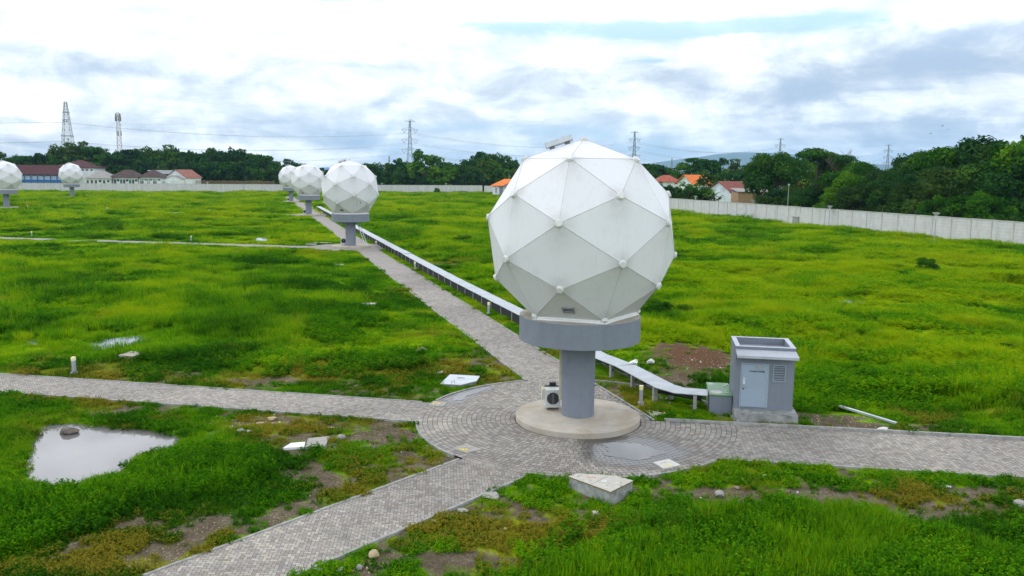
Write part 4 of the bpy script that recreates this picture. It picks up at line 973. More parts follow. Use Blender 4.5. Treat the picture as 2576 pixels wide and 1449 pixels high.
cover('grey pit cover with a yellow painted figure at the mouth of the front path', [zc1(160, 540), zc1(1050, 250), zc1(2080, 600), zc1(1050, 850)], CONC,
      [([[zc1(600, 590), zc1(680, 560), zc1(800, 620), zc1(940, 690), zc1(1060, 700)], [zc1(830, 600), zc1(900, 550), zc1(1060, 545), zc1(1110, 590), zc1(1020, 620), zc1(900, 640), zc1(830, 600)]], .045, YEL), ([[zc1(1000, 480), zc1(1120, 505)], [zc1(1200, 560), zc1(1320, 580)]], .02, INK)])
cover('pale white pit cover with yellow marks at the front rim beside the big puddle', [zc2(240, 560), zc2(1400, 285), zc2(2250, 740), zc2(1020, 1010)], M('bright_concrete', (.56, .54, .50), .85, .06, 4),
      [([[zc2(1180, 680), zc2(1390, 685)]], .085, YEL), ([[zc2(1130, 845), zc2(1300, 810), zc2(1450, 790), zc2(1770, 735)]], .035, M('faded_yellow_paint', (.6, .55, .16), .8, .1, 9)), ([[zc2(760, 585), zc2(850, 595), zc2(960, 565)], [zc2(1010, 550), zc2(1150, 520), zc2(1280, 515)]], .018, INK)])
cover('grey pit cover with yellow strokes near the left path mouth and small puddle', [zc3(300, 1075), zc3(405, 985), zc3(680, 1010), zc3(590, 1095)], CONC, [([[zc3(460, 1008), zc3(410, 1025), zc3(395, 1048)], [zc3(455, 1040), zc3(500, 1022), zc3(525, 1035), zc3(480, 1042)]], .05, YEL)])
cover('thin pale slab splashed with yellow between the dome base and the utility room', [zc4(1408, 1070), zc4(1560, 1060), zc4(1612, 1105), zc4(1460, 1118)], CONC_OLD, [([[zc4(1520, 1078), zc4(1590, 1080)], [zc4(1560, 1090), zc4(1600, 1098)], [zc4(1550, 1066), zc4(1570, 1070)]], .06, YEL)])
# big raised pit in front
zl = lambda x, y: (1383.5 + .1465 * x, 1132 + .1465 * y)
HZ = .46
t, c, Q = slab_thing('concrete_pit', 'big raised concrete pit with two mouldy lids in the front weeds', 'concrete pit', [zl(318, 452), zl(462, 400), zl(1120, 438), zl(1430, 525), zl(1043, 716)], HZ, .05, None)
ctr = Vector((sum(q[0] for q in Q) / len(Q), sum(q[1] for q in Q) / len(Q))); Qs = [tuple(ctr + (Vector(q) - ctr) * .975) for q in Q]
MB().prism(Qs, -.15, HZ - .062).obj('pit_wall', CONC_DIRTY, t)
sA, sB = G(*zl(690, 592), HZ) - c, G(*zl(1012, 440), HZ) - c; sd_ = (sB - sA).to_2d().normalized(); nn = Vector((-sd_.y, sd_.x))
for sg, nm_ in ((1, 'lid'), (-1, 'lid')):
    P = clip([tuple(q) for q in Q], (nn.x * sg, nn.y * sg), (nn.x * sA.x + nn.y * sA.y) * sg - .012)
    m_ = MB(); m_.prism(P, HZ - .06, HZ); lid = m_.obj('lid', CONC_OLD, t)
m_ = MB()
P = [tuple(ctr + (Vector(q) - ctr) * 1.004) for q in Q]; m_.prism(P, HZ - .05, HZ - .012); m_.obj('mossy_rim', M('mossy_edge', (.16, .115, .02), .95, .3, 6), t)
p = G(*zl(930, 540), HZ) - c; m_ = MB(); m_.lathe([(.13, HZ + .001), (.13, HZ + .02), (.03, HZ + .022)], 8, (p.x, p.y, 0)); m_.obj('lid_plug', ROCKW, t)
p = G(*zl(610, 462), HZ) - c; q = G(*zl(790, 478), HZ) - c; m_ = MB()
for k in range(9):
    a = p.lerp(q, k / 9); d = p.lerp(q, (k + .75) / 9); m_.add([(a.x, a.y - .03, HZ + .004), (d.x, d.y + (.03 if k % 2 else -.05), HZ + .004), (d.x, d.y + .05, HZ + .004), (a.x, a.y + .02, HZ + .004)], [(0, 1, 2, 3)])
m_.obj('red_scrawl', RED, t)
KEEP.append([(q[0] + c.x, q[1] + c.y) for q in Q])
# left raised grey steel plated pit by the hub rim
zs = zc3; HZ2 = .17
t, c, Q = slab_thing('steel_pit', 'raised pit under two pale steel plates on the hub edge left of the main path', 'pit', [zs(530, 655), zs(725, 468), zs(1302, 502), zs(1235, 600), zs(935, 675)], HZ2, .05, None)
MB().prism([(q[0] * .96, q[1] * .96) for q in Q], -.15, HZ2 - .045).obj('pit_wall', CONC_DIRTY, t)
sA, sB = G(*zs(590, 597), HZ2) - c, G(*zs(1215, 602), HZ2) - c; sd_ = (sB - sA).to_2d().normalized(); nn = Vector((-sd_.y, sd_.x))
for sg in (1, -1): m_ = MB(); m_.prism(clip([tuple(q) for q in Q], (nn.x * sg, nn.y * sg), (nn.x * sA.x + nn.y * sA.y) * sg - .006), HZ2 - .04, HZ2 + .008 * (sg > 0)); m_.obj('plate', METAL, t)
m_ = MB(); a, d = G(*zs(872, 545), HZ2) - c, G(*zs(1003, 552), HZ2) - c; m_.tube([(a.x, a.y, HZ2), (a.x, a.y, HZ2 + .04), (d.x, d.y, HZ2 + .04), (d.x, d.y, HZ2)], .014, 6)
a, d = G(*zs(755, 640), HZ2) - c, G(*zs(815, 630), HZ2) - c; m_.tube([(a.x, a.y, HZ2), (a.x, a.y, HZ2 + .1), (d.x, d.y, HZ2 + .1), (d.x, d.y, HZ2)], .014, 6); m_.obj('handle', STEELD, t)
KEEP.append([(q[0] + c.x, q[1] + c.y) for q in Q])
def small_pit(lb, px, py, w, d, h, rz, mat=CONC, lidm=CONC_PALE, handle=True, name='concrete_pit', cat='concrete pit', group=None):
    g = GG(px, py); t = thing(name, lb, cat, (g.x, g.y, g.z), rz, group)
    MB().b2(-w / 2 + .03, w / 2 - .03, -d / 2 + .03, d / 2 - .03, -.2, h - .05).obj('pit_wall', CONC_DIRTY, t)
    MB().b2(-w / 2, w / 2, -d / 2, d / 2, h - .049, h).obj('lid', lidm, t, bevel=.006)
    if handle: MB().tube([(-.12, 0, h), (-.12, 0, h + .07), (.10, .06, h + .07), (.10, .06, h)], .015, 6).obj('handle', STEELD, t)
    c_, s_ = math.cos(rz), math.sin(rz); KEEP.append([(g.x + a * c_ - b_ * s_, g.y + a * s_ + b_ * c_) for a, b_ in ((-w / 2, -d / 2), (w / 2, -d / 2), (w / 2, d / 2), (-w / 2, d / 2))])
small_pit('square concrete pit with a hooked lid in the grass behind the left path', 333, 899, 1.05, 1.15, .24, rad(-14))
small_pit('concrete box pit standing alone in the grass left of the main path', 926, 777, 1.15, 1.0, .45, rad(-6))
SG = 'low pale slabs in the grass left of the main path'
for px, py, w, d, rz, lb in ((848, 669, 1.5, .8, -4, 'low white slab in grass nearest of those left of the main path'), (780, 582, 1.7, .8, 0, 'low pale slab in grass left of the main path behind the second dome'), (809, 613, 3.4, .8, 2, 'long pale slab where the second cross path starts'),
                             (783, 617, 1.6, .7, 0, 'short pale slab beside the long one at the second cross path'), (860, 632, 2.0, 1.0, 0, 'pale slab on the edge of paving just in front of the second dome base'), (742, 554, 2.2, 1.0, 0, 'thin pale slab in grass just below the third dome')):
    small_pit(lb, px, py, w, d, .20, rad(rz), lidm=CONC_PALE, handle=False, name='concrete_slab', cat='slab', group=SG)
# ------------------------------------------------------------------ rocks and rubble
def rock_mesh(seed, mat, flat=.6, sub=2, blocky=False):
    bm = bmesh.new(); r = random.Random(seed)
    if blocky: bmesh.ops.create_cube(bm, size=1.5); bmesh.ops.subdivide_edges(bm, edges=bm.edges, cuts=2)
    else: bmesh.ops.create_icosphere(bm, subdivisions=sub, radius=1)
    ax = [(Vector((r.gauss(0, 1), r.gauss(0, 1), r.gauss(0, 1))).normalized(), r.uniform(.55, .9)) for _ in range(9)]
    for v in bm.verts:
        if not blocky:
            for n, d in ax:
                k = v.co.dot(n)
                if k > d: v.co -= n * (k - d)
        v.co += Vector((r.gauss(0, .04), r.gauss(0, .04), r.gauss(0, .04))); v.co.z *= flat
    me = bpy.data.meshes.new('rock'); bm.to_mesh(me); bm.free(); me.materials.append(mat); return me
def rock(lb, px, py, size, mat, seed, flat=.6, rz=0, sink=.25, blocky=False, elong=1.0, name='rock', cat='rock', z=None, group=None):
    g = GG(px, py) if z is None else G(px, py, z + .12); me = rock_mesh(seed, mat, flat, 2, blocky); o = bpy.data.objects.new(name, me); C.objects.link(o)
    o.scale = (size / 2 * elong, size / 2, size / 2); o.location = (g.x, g.y, (g.z if z is None else z) + size / 2 * flat * (1 - sink)); o.rotation_euler = (0, 0, rz); return tag(o, lb, cat, group)
RL = [('large dark brown boulder standing in the pond water', 172, 1086, .72, ROCKD, .55, -.2, 1.3), ('small grey stone in the middle of the pond', 188, 1162, .27, ROCKG, .8, -.3, 1), ('grey stone on the far left shore of the pond', 110, 1083, .36, ROCKG, .7, None, 1),
      ('largest pale rock of three below the left path', 684, 1057, .48, ROCKT, .5, None, 1.2), ('flat tan rock, left one of three below the left path', 656, 1069, .38, ROCKT, .45, None, 1.2), ('small pinkish rock of three below the left path', 689, 1069, .26, ROCKP, .6, None, 1), ('rounded grey rock beside the upright block right of the pond', 606, 1089, .36, ROCKG, .6, None, 1.1),
      ('grey wedge shaped rock beside the broken slab on bare soil', 857, 1105, .40, ROCKG, .7, None, 1), ('pinkish boulder in the short grass left of the main path', 1059, 886, .62, ROCKP, .6, None, 1.3), ('rounded tan rock in the grass above the steel plated pit', 1113, 909, .40, ROCKT, .6, None, 1.2), ('small grey rock in the grass right of the tan one', 1133, 909, .2, ROCKP, .6, None, 1),
      ('grey rock in weeds right of the big front pit', 1810, 1251, .40, ROCKG, .8, None, 1), ('pale jagged rock, largest of the cluster in the right weeds', 1970, 1275, .36, ROCKW, 1.0, None, 1.1), ('grey rock left of the pale jagged one in the right weeds', 1919, 1288, .42, ROCKG, .6, None, 1), ('small grey rock low in weeds right of the big front pit', 1842, 1279, .22, ROCKW, .7, None, 1),
      ('flat white stone in weeds below the right path', 2381, 1226, .34, ROCKW, .35, None, 1.5), ('grey rock at the right edge of the front weeds', 2566, 1280, .46, ROCKG, .9, None, 1), ('small white stone below the right path kerb', 1925, 1200, .2, ROCKW, .7, None, 1), ('small pinkish stone in weeds above the grey rock', 1853, 1230, .22, ROCKP, .6, None, 1),
      ('flat grey stone beside the right edge of the front path', 1235, 1252, .75, ROCKG, .22, None, 1.2), ('small tan stone at the right edge of the front path', 1091, 1317, .24, ROCKT, .7, None, 1), ('little pale stone in the weeds below the flat stone', 1270, 1335, .16, ROCKT, .8, None, 1), ('thin broken stone on the grass beside the front path', 1166, 1286, .36, ROCKG, .25, None, 1.4),
      ('yellowish rock at the bottom of the front path verge', 941, 1406, .38, ROCKT, .9, None, .9), ('grey rock below the yellowish one at the bottom edge', 905, 1432, .24, ROCKG, .8, None, 1), ('pale rock left of the cluster at the bottom edge', 858, 1440, .26, ROCKG, .7, None, 1), ('flat rock at the bottom edge beside the front path', 796, 1443, .34, ROCKG, .5, None, 1.2),
      ('dark splintered stone on bare soil below the left path', 797, 1072, .26, ROCKD, .5, None, 1.3), ('flat pale stone right of the dark splintered one', 833, 1077, .26, ROCKT, .3, None, 1.4), ('little white stone on the bare soil left of the front path', 598, 1240, .22, ROCKW, .7, None, 1), ('pale rubble piece behind the duct beside the dirt mound', 1636, 917, .62, ROCKW, .7, None, 1.1), 
      ('white fallen block on the kerb right of the utility room', 2216, 1084, .40, ROCKW, .5, None, 2.3), ('grey rubble piece by the kerb at right', 2300, 1086, .36, ROCKG, .5, None, 1.4), ('rubble stone under the duct bend', 1662, 1003, .24, ROCKG, .7, None, 1), ('small brown stone under the duct bend', 1650, 1010, .2, ROCKP, .7, None, 1)]
for i, (lb, px, py, sz, mt, fl, z, elg) in enumerate(RL):
    rock(lb, px, py, sz, mt, 100 + i, fl, random.uniform(-.6, .6), .25, False, elg, z=z)
rock('small upright grey block on the bare soil right of the pond', 628, 1095, .26, ROCKG, 7, 1.0, .3, .1, True)
rock('square cream concrete cube in the weeds below the big front pit', 1497, 1300, .24, CONC_PALE, 8, .9, .1, .05, True, 1.1, 'concrete_cube', 'concrete cube')
def plank(name, lb, cat, P, th, mat, parts=None):
    Pg = [GG(*q) for q in P]; c = sum(Pg, Vector()) / len(Pg); Q = [(p.x - c.x, p.y - c.y) for p in Pg]
    if sum(Q[i][0] * Q[(i + 1) % len(Q)][1] - Q[(i + 1) % len(Q)][0] * Q[i][1] for i in range(len(Q))) < 0: Q = Q[::-1]
    o = MB().prism(Q, -.05, th).obj(name, mat, loc=c); KEEP.append([(q[0] + c.x, q[1] + c.y) for q in Q]); return tag(o, lb, cat)
zp = lambda x, y: (566 + x * .2604, 943.3 + y * .2604)
plank('broken_slab', 'weathered grey concrete slab lying on bare soil right of the pond', 'slab', [zp(775, 725), zp(805, 620), zp(1012, 612), zp(970, 725)], .12, CONC)
plank('white_sheet', 'white board half buried in weeds beside the broken slab', 'board', [zp(560, 720), zp(640, 660), zp(775, 650), zp(765, 712)], .05, STICK)
plank('flat_slab', 'thin flat stone slab in the grass above the steel plated pit', 'slab', [zc3(420, 455), zc3(560, 428), zc3(650, 438), zc3(600, 465)], .08, CONC_OLD)
plank('white_sheet', 'white crumpled sheet behind the duct beside the dirt mound', 'sheet', [zc4(1240, 615), zc4(1310, 570), zc4(1330, 585), zc4(1325, 640)], .04, STICK)
# metal bar and hose
a, c = GG(2111, 1034), GG(2255, 1068); t = MB(); d = (c - a); L = d.length
t.box((L / 2, 0, .10), (L, .16, .012)); t.box((L / 2, -.075, .06), (L, .012, .09)); nn_ = Vector((d.y, -d.x, 0)).normalized(); nn_ = nn_ if nn_.y < 0 else -nn_; KEEP.append([tuple(q.to_2d()) for q in (a - nn_ * .15, c - nn_ * .15, c + nn_ * 1.1, a + nn_ * 1.1)]); o = t.obj('metal_channel', METAL, loc=(a.x, a.y, (a.z + c.z) / 2 + .10)); o.rotation_euler = (0, 0, math.atan2(d.y, d.x)); tag(o, 'bent pale metal strip lying in the grass right of the utility room', 'metal strip')
pts = [zp(*q) for q in ((985, 862), (1040, 855), (1090, 830), (1150, 815), (1210, 822), (1260, 850), (1300, 880), (1270, 905), (1225, 928))]
W = [GG(*q, .04) for q in pts]; m_ = MB()
fine = [W[0]]
for i in range(len(W) - 1):
    for tq in (.25, .5, .75, 1): fine.append(W[i].lerp(W[i + 1], tq) + Vector((0, 0, random.uniform(-.01, .02))))
tag(m_.tube(fine, .018, 6).obj('garden_hose', HOSE), 'thin green hose curled on the bare soil left of the front path', 'hose')
# gravel scatters
def gravel(name, spots, mat, seed):
    r = random.Random(seed); V = []; F = []
    for px, py, rx, ry, n, s0 in spots:
        g0 = GG(px, py)
        for _ in range(n):
            x, y = g0.x + r.gauss(0, rx), g0.y + r.gauss(0, ry)
            if pav_sd(np.array([x]), np.array([y]))[0] < .1 or poly_sd(np.array([x]), np.array([y]), POND)[0] < .1: continue
            z = gz(x, y); s = s0 * r.uniform(.4, 1.5); a = r.uniform(0, 3.14); o = len(V)
            q = [(x + s * math.cos(a + k * 1.57) * r.uniform(.7, 1.2), y + s * math.sin(a + k * 1.57) * r.uniform(.7, 1.2), z - .01) for k in range(4)]
            V += q + [((p[0] - x) * .6 + x, (p[1] - y) * .6 + y, z + s * r.uniform(.4, .8)) for p in q]
            F += [tuple(o + i for i in f) for f in ((4, 5, 6, 7), (0, 1, 5, 4), (1, 2, 6, 5), (2, 3, 7, 6), (3, 0, 4, 7))]
    me = bpy.data.meshes.new(name); me.from_pydata(V, [], F); me.materials.append(mat); o = bpy.data.objects.new(name, me); C.objects.link(o); tag(o, kind='stuff')
soilspots = [(900, 1180, 3.5, 1.5, 900, .018), (700, 1300, 2.5, 1.2, 700, .02), (500, 1410, 2.6, .8, 500, .022), (280, 1430, .7, .3, 160, .05), (950, 1100, 2.5, .7, 400, .02), (620, 1065, 1.8, .5, 260, .03), (1760, 915, 1.5, 2.0, 260, .03), (2110, 1062, 1.4, .9, 160, .03), (2000, 1045, 1.3, 1.2, 120, .025), (1240, 905, 1.5, 2.5, 80, .03), (690, 960, 3, .6, 120, .025), (850, 1440, .8, .3, 60, .04)]
gravel('gravel', soilspots, ROCKT, 3); gravel('gravel_pile', [(881, 1124, .45, .22, 420, .03)], ROCKG, 4)
gravel('white_rubble', [(1755, 925, 1.3, 1.5, 26, .05), (600, 1060, 1.5, .5, 30, .05), (1650, 985, 1.2, 2, 22, .06), (2300, 1085, 3, .3, 22, .06), (700, 1255, 2.5, 1, 30, .04), (2000, 1250, 4, 1.5, 16, .06), (1200, 650, 3, 6, 14, .05), (1210, 840, 1, 4, 25, .04), (1090, 1130, 1.2, .6, 50, .03)], ROCKW, 6)
# ------------------------------------------------------------------ perimeter walls
def wall(name, lb, o, d, L, pitch):
    t = thing(name, lb, 'wall', o, math.atan2(d.y, d.x), 'perimeter wall sides'); n = int(L / pitch)
    H_ = 4.15
    mb = MB()
    for k in range(7):
        z0 = -.3 if k == 0 else k * .575; mb.b2(0, n * pitch, -.05 - .004 * (k % 2), .05 + .004 * (k % 2), z0, (k + 1) * .575 - .018)
    mb.obj('panel', WALLM, t)
    mb = MB()
    for k in range(n):
        h = H_ + random.uniform(-.015, .02); mb.b2(k * pitch + .02, (k + 1) * pitch - .02, -.13, .13, 4.03, h + .02)
    mb.obj('coping', WALLPOST, t)
    pm_ = MB(); pm_.b2(-.12, .12, -.14, .14, -.3, 4.025); pme = pm_.mesh('post', WALLPOST)
    for k in range(n + 1): q = bpy.data.objects.new('post', pme); C.objects.link(q); q.parent = t; q.location = (k * pitch, 0, 0)
    mb = MB()
    for k in range(0, n + 1, 2): mb.tube([(k * pitch, 0, 4.1), (k * pitch, 0, 4.1 + random.uniform(.5, .9))], .035, 5)
    mb.obj('spike', STEELD, t)
wall('perimeter_wall', 'pale precast concrete wall running along the far back of the field', WALL_C, WB, 268, 4.3)
wall('perimeter_wall', 'pale precast concrete wall running down the right side of the field', WALL_C + WR * 4.3, WR, 352, 4.3)
# ------------------------------------------------------------------ lamps by the wall
def lamp(lb, px, py, top, kind=0):
    g = G(px, py); h = AT(px, top, g.y).z
    t = thing('street_lamp', lb, 'lamp post', (g.x, g.y, 0), rad(20), 'lamp posts along the perimeter wall')
    MB().lathe([(.22, -.1), (.22, .35), (.16, .42)], 10).obj('base', CONC, t)
    if kind == 0:
        MB().tube([(0, 0, .4), (0, 0, h - .9)], .075, 8, .055).obj('pole', TOWERM, t)
        hd = MB().lathe([(.12, h - .95), (.14, h - .55), (.55, h - .12), (.58, h - .05)], 16).obj('lamp_head', M('lamp_glass', (.50, .55, .56), .3, .05, 2), t); MB().lathe([(.62, h - .05), (.62, h), (.1, h + .04)], 16).obj('cap', TOWERM, hd)
    else:
        MB().tube([(0, 0, .4), (0, 0, h - .5)], .10, 8, .07).obj('pole', TOWERM, t); MB().lathe([(.10, h - .5), (.22, h - .1), (.24, h), (.05, h + .05)], 12).obj('lamp_head', ACW, t)
lamp('dark lamp post before the right wall, just right of the nearest dome', 1748.5, 536, 493); lamp('lamp post before the right wall below the white house with red roof', 1893.5, 550, 503); lamp('lamp post before the right wall, second from the right edge', 2084, 574, 518)
lamp('lamp post before the right wall, nearest and rightmost one', 2349.5, 612, 535); lamp('tallest thin pole before the right wall below the big dark tree', 1979, 561, 463, 1)
lamp('lamp post before the back wall just right of the second dome', 961, 489, 461); lamp('lamp post before the back wall left of the guard hut', 1122, 489, 461); lamp('lamp post before the back wall right of the row houses', 523, 483, 458)
g = G(2005, 565); t = thing('utility_box', 'grey concrete utility box against the right wall by the tall thin pole', 'utility box', (g.x, g.y, 0), rad(-71))
MB().b2(-1, 1, -.6, .6, -.1, 1.75).obj('body', CONC_DIRTY, t); MB().b2(-1.1, 1.1, -.7, .7, 1.751, 1.88).obj('lid', CONC, t)
# ------------------------------------------------------------------ buildings
def gable_roof(mb, x0, x1, y0, y1, z0, z1, over=.5, th=.18):          # ridge along x
    ym = (y0 + y1) / 2; s = (z1 - z0) / (ym - y0); ze = z0 - over * s
    V = [(x0 - over, y0 - over, ze), (x1 + over, y0 - over, ze), (x1 + over, ym, z1), (x0 - over, ym, z1), (x0 - over, y1 + over, ze), (x1 + over, y1 + over, ze)]
    V += [(a, c, d + th) for a, c, d in V]
    mb.add(V, [(6, 7, 8, 9), (9, 8, 11, 10), (1, 0, 3, 2), (2, 3, 4, 5), (0, 1, 7, 6), (5, 4, 10, 11), (0, 6, 9, 3), (3, 9, 10, 4), (1, 2, 8, 7), (2, 5, 11, 8)])
def hip_roof(mb, x0, x1, y0, y1, z0, z1, over=.6, th=.15, inset=None):
    x0 -= over; x1 += over; y0 -= over; y1 += over; ym = (y0 + y1) / 2; i = inset if inset is not None else (y1 - y0) / 2
    V = [(x0, y0, z0), (x1, y0, z0), (x1, y1, z0), (x0, y1, z0), (x0, y0, z0 + th), (x1, y0, z0 + th), (x1, y1, z0 + th), (x0, y1, z0 + th), (x0 + i, ym, z1), (x1 - i, ym, z1)]
    mb.add(V, [(3, 2, 1, 0), (0, 1, 5, 4), (1, 2, 6, 5), (2, 3, 7, 6), (3, 0, 4, 7), (4, 5, 9, 8), (5, 6, 9), (6, 7, 8, 9), (7, 4, 8)])
def window(parent, x, y, z, w, h, frame=WHITE, glass=GLASSD, name='window'):   # facing -y
    mb = MB(); f = .07
    mb.b2(x - w / 2, x + w / 2, y - .05, y - .004, z, z + f); mb.b2(x - w / 2, x + w / 2, y - .05, y - .004, z + h - f, z + h); mb.b2(x - w / 2, x - w / 2 + f, y - .05, y - .004, z + f, z + h - f); mb.b2(x + w / 2 - f, x + w / 2, y - .05, y - .004, z + f, z + h - f)
    o = mb.obj(name, frame, parent); MB().b2(x - w / 2 + f, x + w / 2 - f, y - .03, y - .006, z + f, z + h - f).obj('pane', glass, o); return o
def X_at(px, Y, py=430): return AT(px, py, Y).x
def Z_at(py, Y, px): return AT(px, py, Y).z
DOORD = M('dark_timber_door', (.07, .055, .05), .6, .15, 2); GREENDOOR = M('green_shutter', (.05, .13, .11), .6, .1, 2)
# two storey school block
Y = 432; x0, x1 = X_at(12, Y), X_at(160, Y); cx_ = (x0 + x1) / 2
t = thing('school_building', 'long two storey white and blue building under a maroon roof at far left', 'school building', (cx_, Y, 0)); a, c = x0 - cx_, x1 - cx_
ze, zr = Z_at(435, Y, 100), Z_at(416, Y + 5, 100)
MB().b2(a, c, 0, 10, 0, ze).obj('wall', M('pale_blue_plaster', (.30, .38, .52), .8, .06, .5), t); m_ = MB(); gable_roof(m_, a, c, 0, 10, ze, zr, 1.2); m_.obj('roof', MAROON, t)
m_ = MB(); m_.b2(a, c, -.5, -.02, 3.4, 4.7); m_.obj('balcony_band', BLUEP, t)
n = 9
for k in range(n + 1): MB().b2(a + (c - a) * k / n - .25, a + (c - a) * k / n + .25, -.6, -.51, 0, ze - .1).obj('column', BLUEP, t)
for k in range(n):
    xm = a + (c - a) * (k + .5) / n; window(t, xm, 0, ze - 1.5, 2.2, 1.1, BLUEP); window(t, xm, 0, 1.2, 2.0, 1.2, BLUEP)
# big hipped hall
Y = 448; x0, x1 = X_at(134, Y), X_at(236, Y); cx_ = (x0 + x1) / 2; a, c = x0 - cx_, x1 - cx_; ze, zr = Z_at(422.5, Y, 235), Z_at(402.5, Y + 8, 185)
t = thing('school_hall', 'tall hall with a big maroon hipped roof behind the small dome', 'hall', (cx_, Y, 0)); MB().b2(a, c, 0, 16, 0, ze).obj('wall', WHITE, t)
m_ = MB(); hip_roof(m_, a, c, 0, 16, ze, zr, 1.0, .2, 11); m_.obj('roof', MAROON, t)
for k in range(9): window(t, a + (c - a) * (k + .5) / 9, 0, ze - 1.6, 1.3, .9)
# row houses
def rowhouse(lb, px0, px1, Y, peave, pridge, roofm, doors, rx=None, wallm=WHITE, hip=True):
    x0, x1 = X_at(px0, Y), X_at(px1, Y); cx_ = (x0 + x1) / 2; a, c = x0 - cx_, x1 - cx_; pm_ = (px0 + px1) / 2; ze, zr = Z_at(peave, Y, pm_), Z_at(pridge, Y + 5, pm_)
    t = thing('row_house', lb, 'house', (cx_, Y, 0), 0, 'low white houses behind the back wall'); MB().b2(a, c, 0, 10, 0, ze).obj('wall', wallm, t)
    m_ = MB(); (hip_roof(m_, a, c, 0, 10, ze, zr, .9, .12, 6) if hip else gable_roof(m_, a, c, 0, 10, ze, zr, .7)); m_.obj('roof', roofm, t)
    for k, q in enumerate(doors):
        xm = a + (c - a) * (k + .5) / len(doors)
        if q == 'd': window(t, xm, 0, .3, 1.35, ze - 1.1, WHITE, DOORD if k % 3 else GREENDOOR, 'door')
        elif q == 'w': window(t, xm, 0, ze - 2.0, 1.5, 1.3)
    return t
rowhouse('low white house with a plain light grey sheet roof right of the small dome', 214, 276, 428, 449, 429.5, GREYROOF, 'dddwdw')
rowhouse('low white house with dark brown hipped roof in the middle of the row', 277, 345, 430, 447, 426.8, BROWNROOF, 'ddwddwddw')
rowhouse('low white house with dark brown hipped roof at the right of the row', 349, 402, 431, 446, 426.8, BROWNROOF, 'ddwdwddw')
# flat white block behind
Y = 446; x0, x1 = X_at(375, Y), X_at(442, Y); cx_ = (x0 + x1) / 2; a, c = x0 - cx_, x1 - cx_; z1_ = Z_at(428.5, Y, 400)
t = thing('flat_roofed_block', 'plain white flat roofed block between brown roofs and the gabled house', 'building', (cx_, Y, 0)); MB().b2(a, c, 0, 8, 0, z1_ - .4).obj('wall', WHITE, t); MB().b2(a - .6, c + .6, -.6, 8.6, z1_ - .399, z1_).obj('roof', WHITE, t)
for k in range(2): window(t, a + (c - a) * (.52 + .24 * k), 0, z1_ - 2.9, 4.0, 1.2)
# gabled white house
Y = 428; x0, x1 = X_at(413, Y), X_at(470, Y); w = x1 - x0; cx_ = (x0 + x1) / 2; zr, ze = Z_at(427, Y, 440), Z_at(446, Y, 440)
t = thing('gabled_house', 'white gabled house with an orange brown roof at the right end of the row', 'house', (cx_, Y, 0), rad(-14))
def gable_y(mb, x0, x1, y0, y1, z0, z1, over=.5, th=.15):            # ridge along y
    m2 = MB(); gable_roof(m2, y0, y1, x0, x1, z0, z1, over, th); mb.add([(c2, a2, z2) for a2, c2, z2 in m2.v], [f[::-1] for f in m2.f])
m_ = MB(); m_.b2(-w / 2, w / 2, 0, 13, 0, ze); m_.add([(-w / 2, 0, ze), (w / 2, 0, ze), (0, 0, zr - .1)], [(0, 1, 2)]); m_.obj('wall', WHITE, t)
m_ = MB(); gable_y(m_, -w / 2, w / 2, 0, 13, ze, zr, .6); m_.obj('roof', M('faded_red_tiles', (.24, .10, .07), .8, .2, 1), t)
m_ = MB(); m_.b2(-w * .30, w * .42, -3.2, -.02, 0, ze - .7); m_.add([(-w * .30, -3.2, ze - .7), (w * .42, -3.2, ze - .7), (w * .06, -3.2, ze + .9)], [(0, 1, 2)]); po_ = m_.obj('front_annex', WHITE, t)
m_ = MB(); gable_y(m_, -w * .30, w * .42, -3.2, -.05, ze - .7, ze + .9, .4, .12); m_.obj('annex_roof', GREYROOF, po_)
for k in range(3): window(t, -w * .40 + k * .9, -.0, .6, .7, ze - 1.6)
for k in range(6): window(po_, -w * .10 + k * .8, -3.2, ze - 2.2, .45, .4)
# white and bamboo fences behind the wall
def picket(name, lb, cat, px0, px1, Y, h, pitch, mat, rails, w=.14):
    x0, x1 = X_at(px0, Y), X_at(px1, Y); t = thing(name, lb, cat, (x0, Y, 0)); m_ = MB(); n = int((x1 - x0) / pitch)
    for k in range(n + 1): hh = h * random.uniform(.93, 1.07); m_.b2(k * pitch - w / 2, k * pitch + w / 2, -.06, .06, 0, hh)
    m_.obj('picket', mat, t); m_ = MB()
    for z in rails: m_.b2(0, n * pitch, -.12, -.061, z - .08, z + .08)
    m_.obj('rail', mat, t)
picket('white_fence', 'white post and rail fence in front of the low row houses', 'fence', 350, 470, 422, 5.6, 2.2, M('fence_white', (.6, .61, .62), .7, .05, 2), (4.9, 5.35), .35)
picket('bamboo_fence', 'brown bamboo paling fence behind the back wall left of the domes', 'fence', 492, 690, 434, 5.3, .55, BAMBOO, (4.9,), .22)
# guard hut
HY = 389; hx = X_at(1240, HY); t = thing('guard_hut', 'small white hut with a bright orange roof half hidden behind the nearest dome', 'hut', (hx, HY, 0), 0)
ze = Z_at(467.5, HY, 1250); zr = Z_at(451, HY + 4, 1250); W2 = 13.0; D2 = 8.0
m_ = MB(); m_.b2(0, 3.0, 0, D2, 0, ze); m_.b2(3.001, W2, 2.2, D2, 0, ze); m_.obj('wall', WHITE, t)
m_ = MB(); m_.add([(-1.2, -.8, ze - .1), (4.4, -.8, ze - .1), (11.2, D2 * .5, zr), (5.2, D2 * .5, zr), (-1.2, -.8, ze + .12), (4.4, -.8, ze + .12), (11.2, D2 * .5, zr + .22), (5.2, D2 * .5, zr + .22)], [(3, 2, 1, 0), (4, 5, 6, 7), (0, 1, 5, 4), (1, 2, 6, 5), (2, 3, 7, 6), (3, 0, 4, 7)]); m_.obj('roof', ORANGE, t)
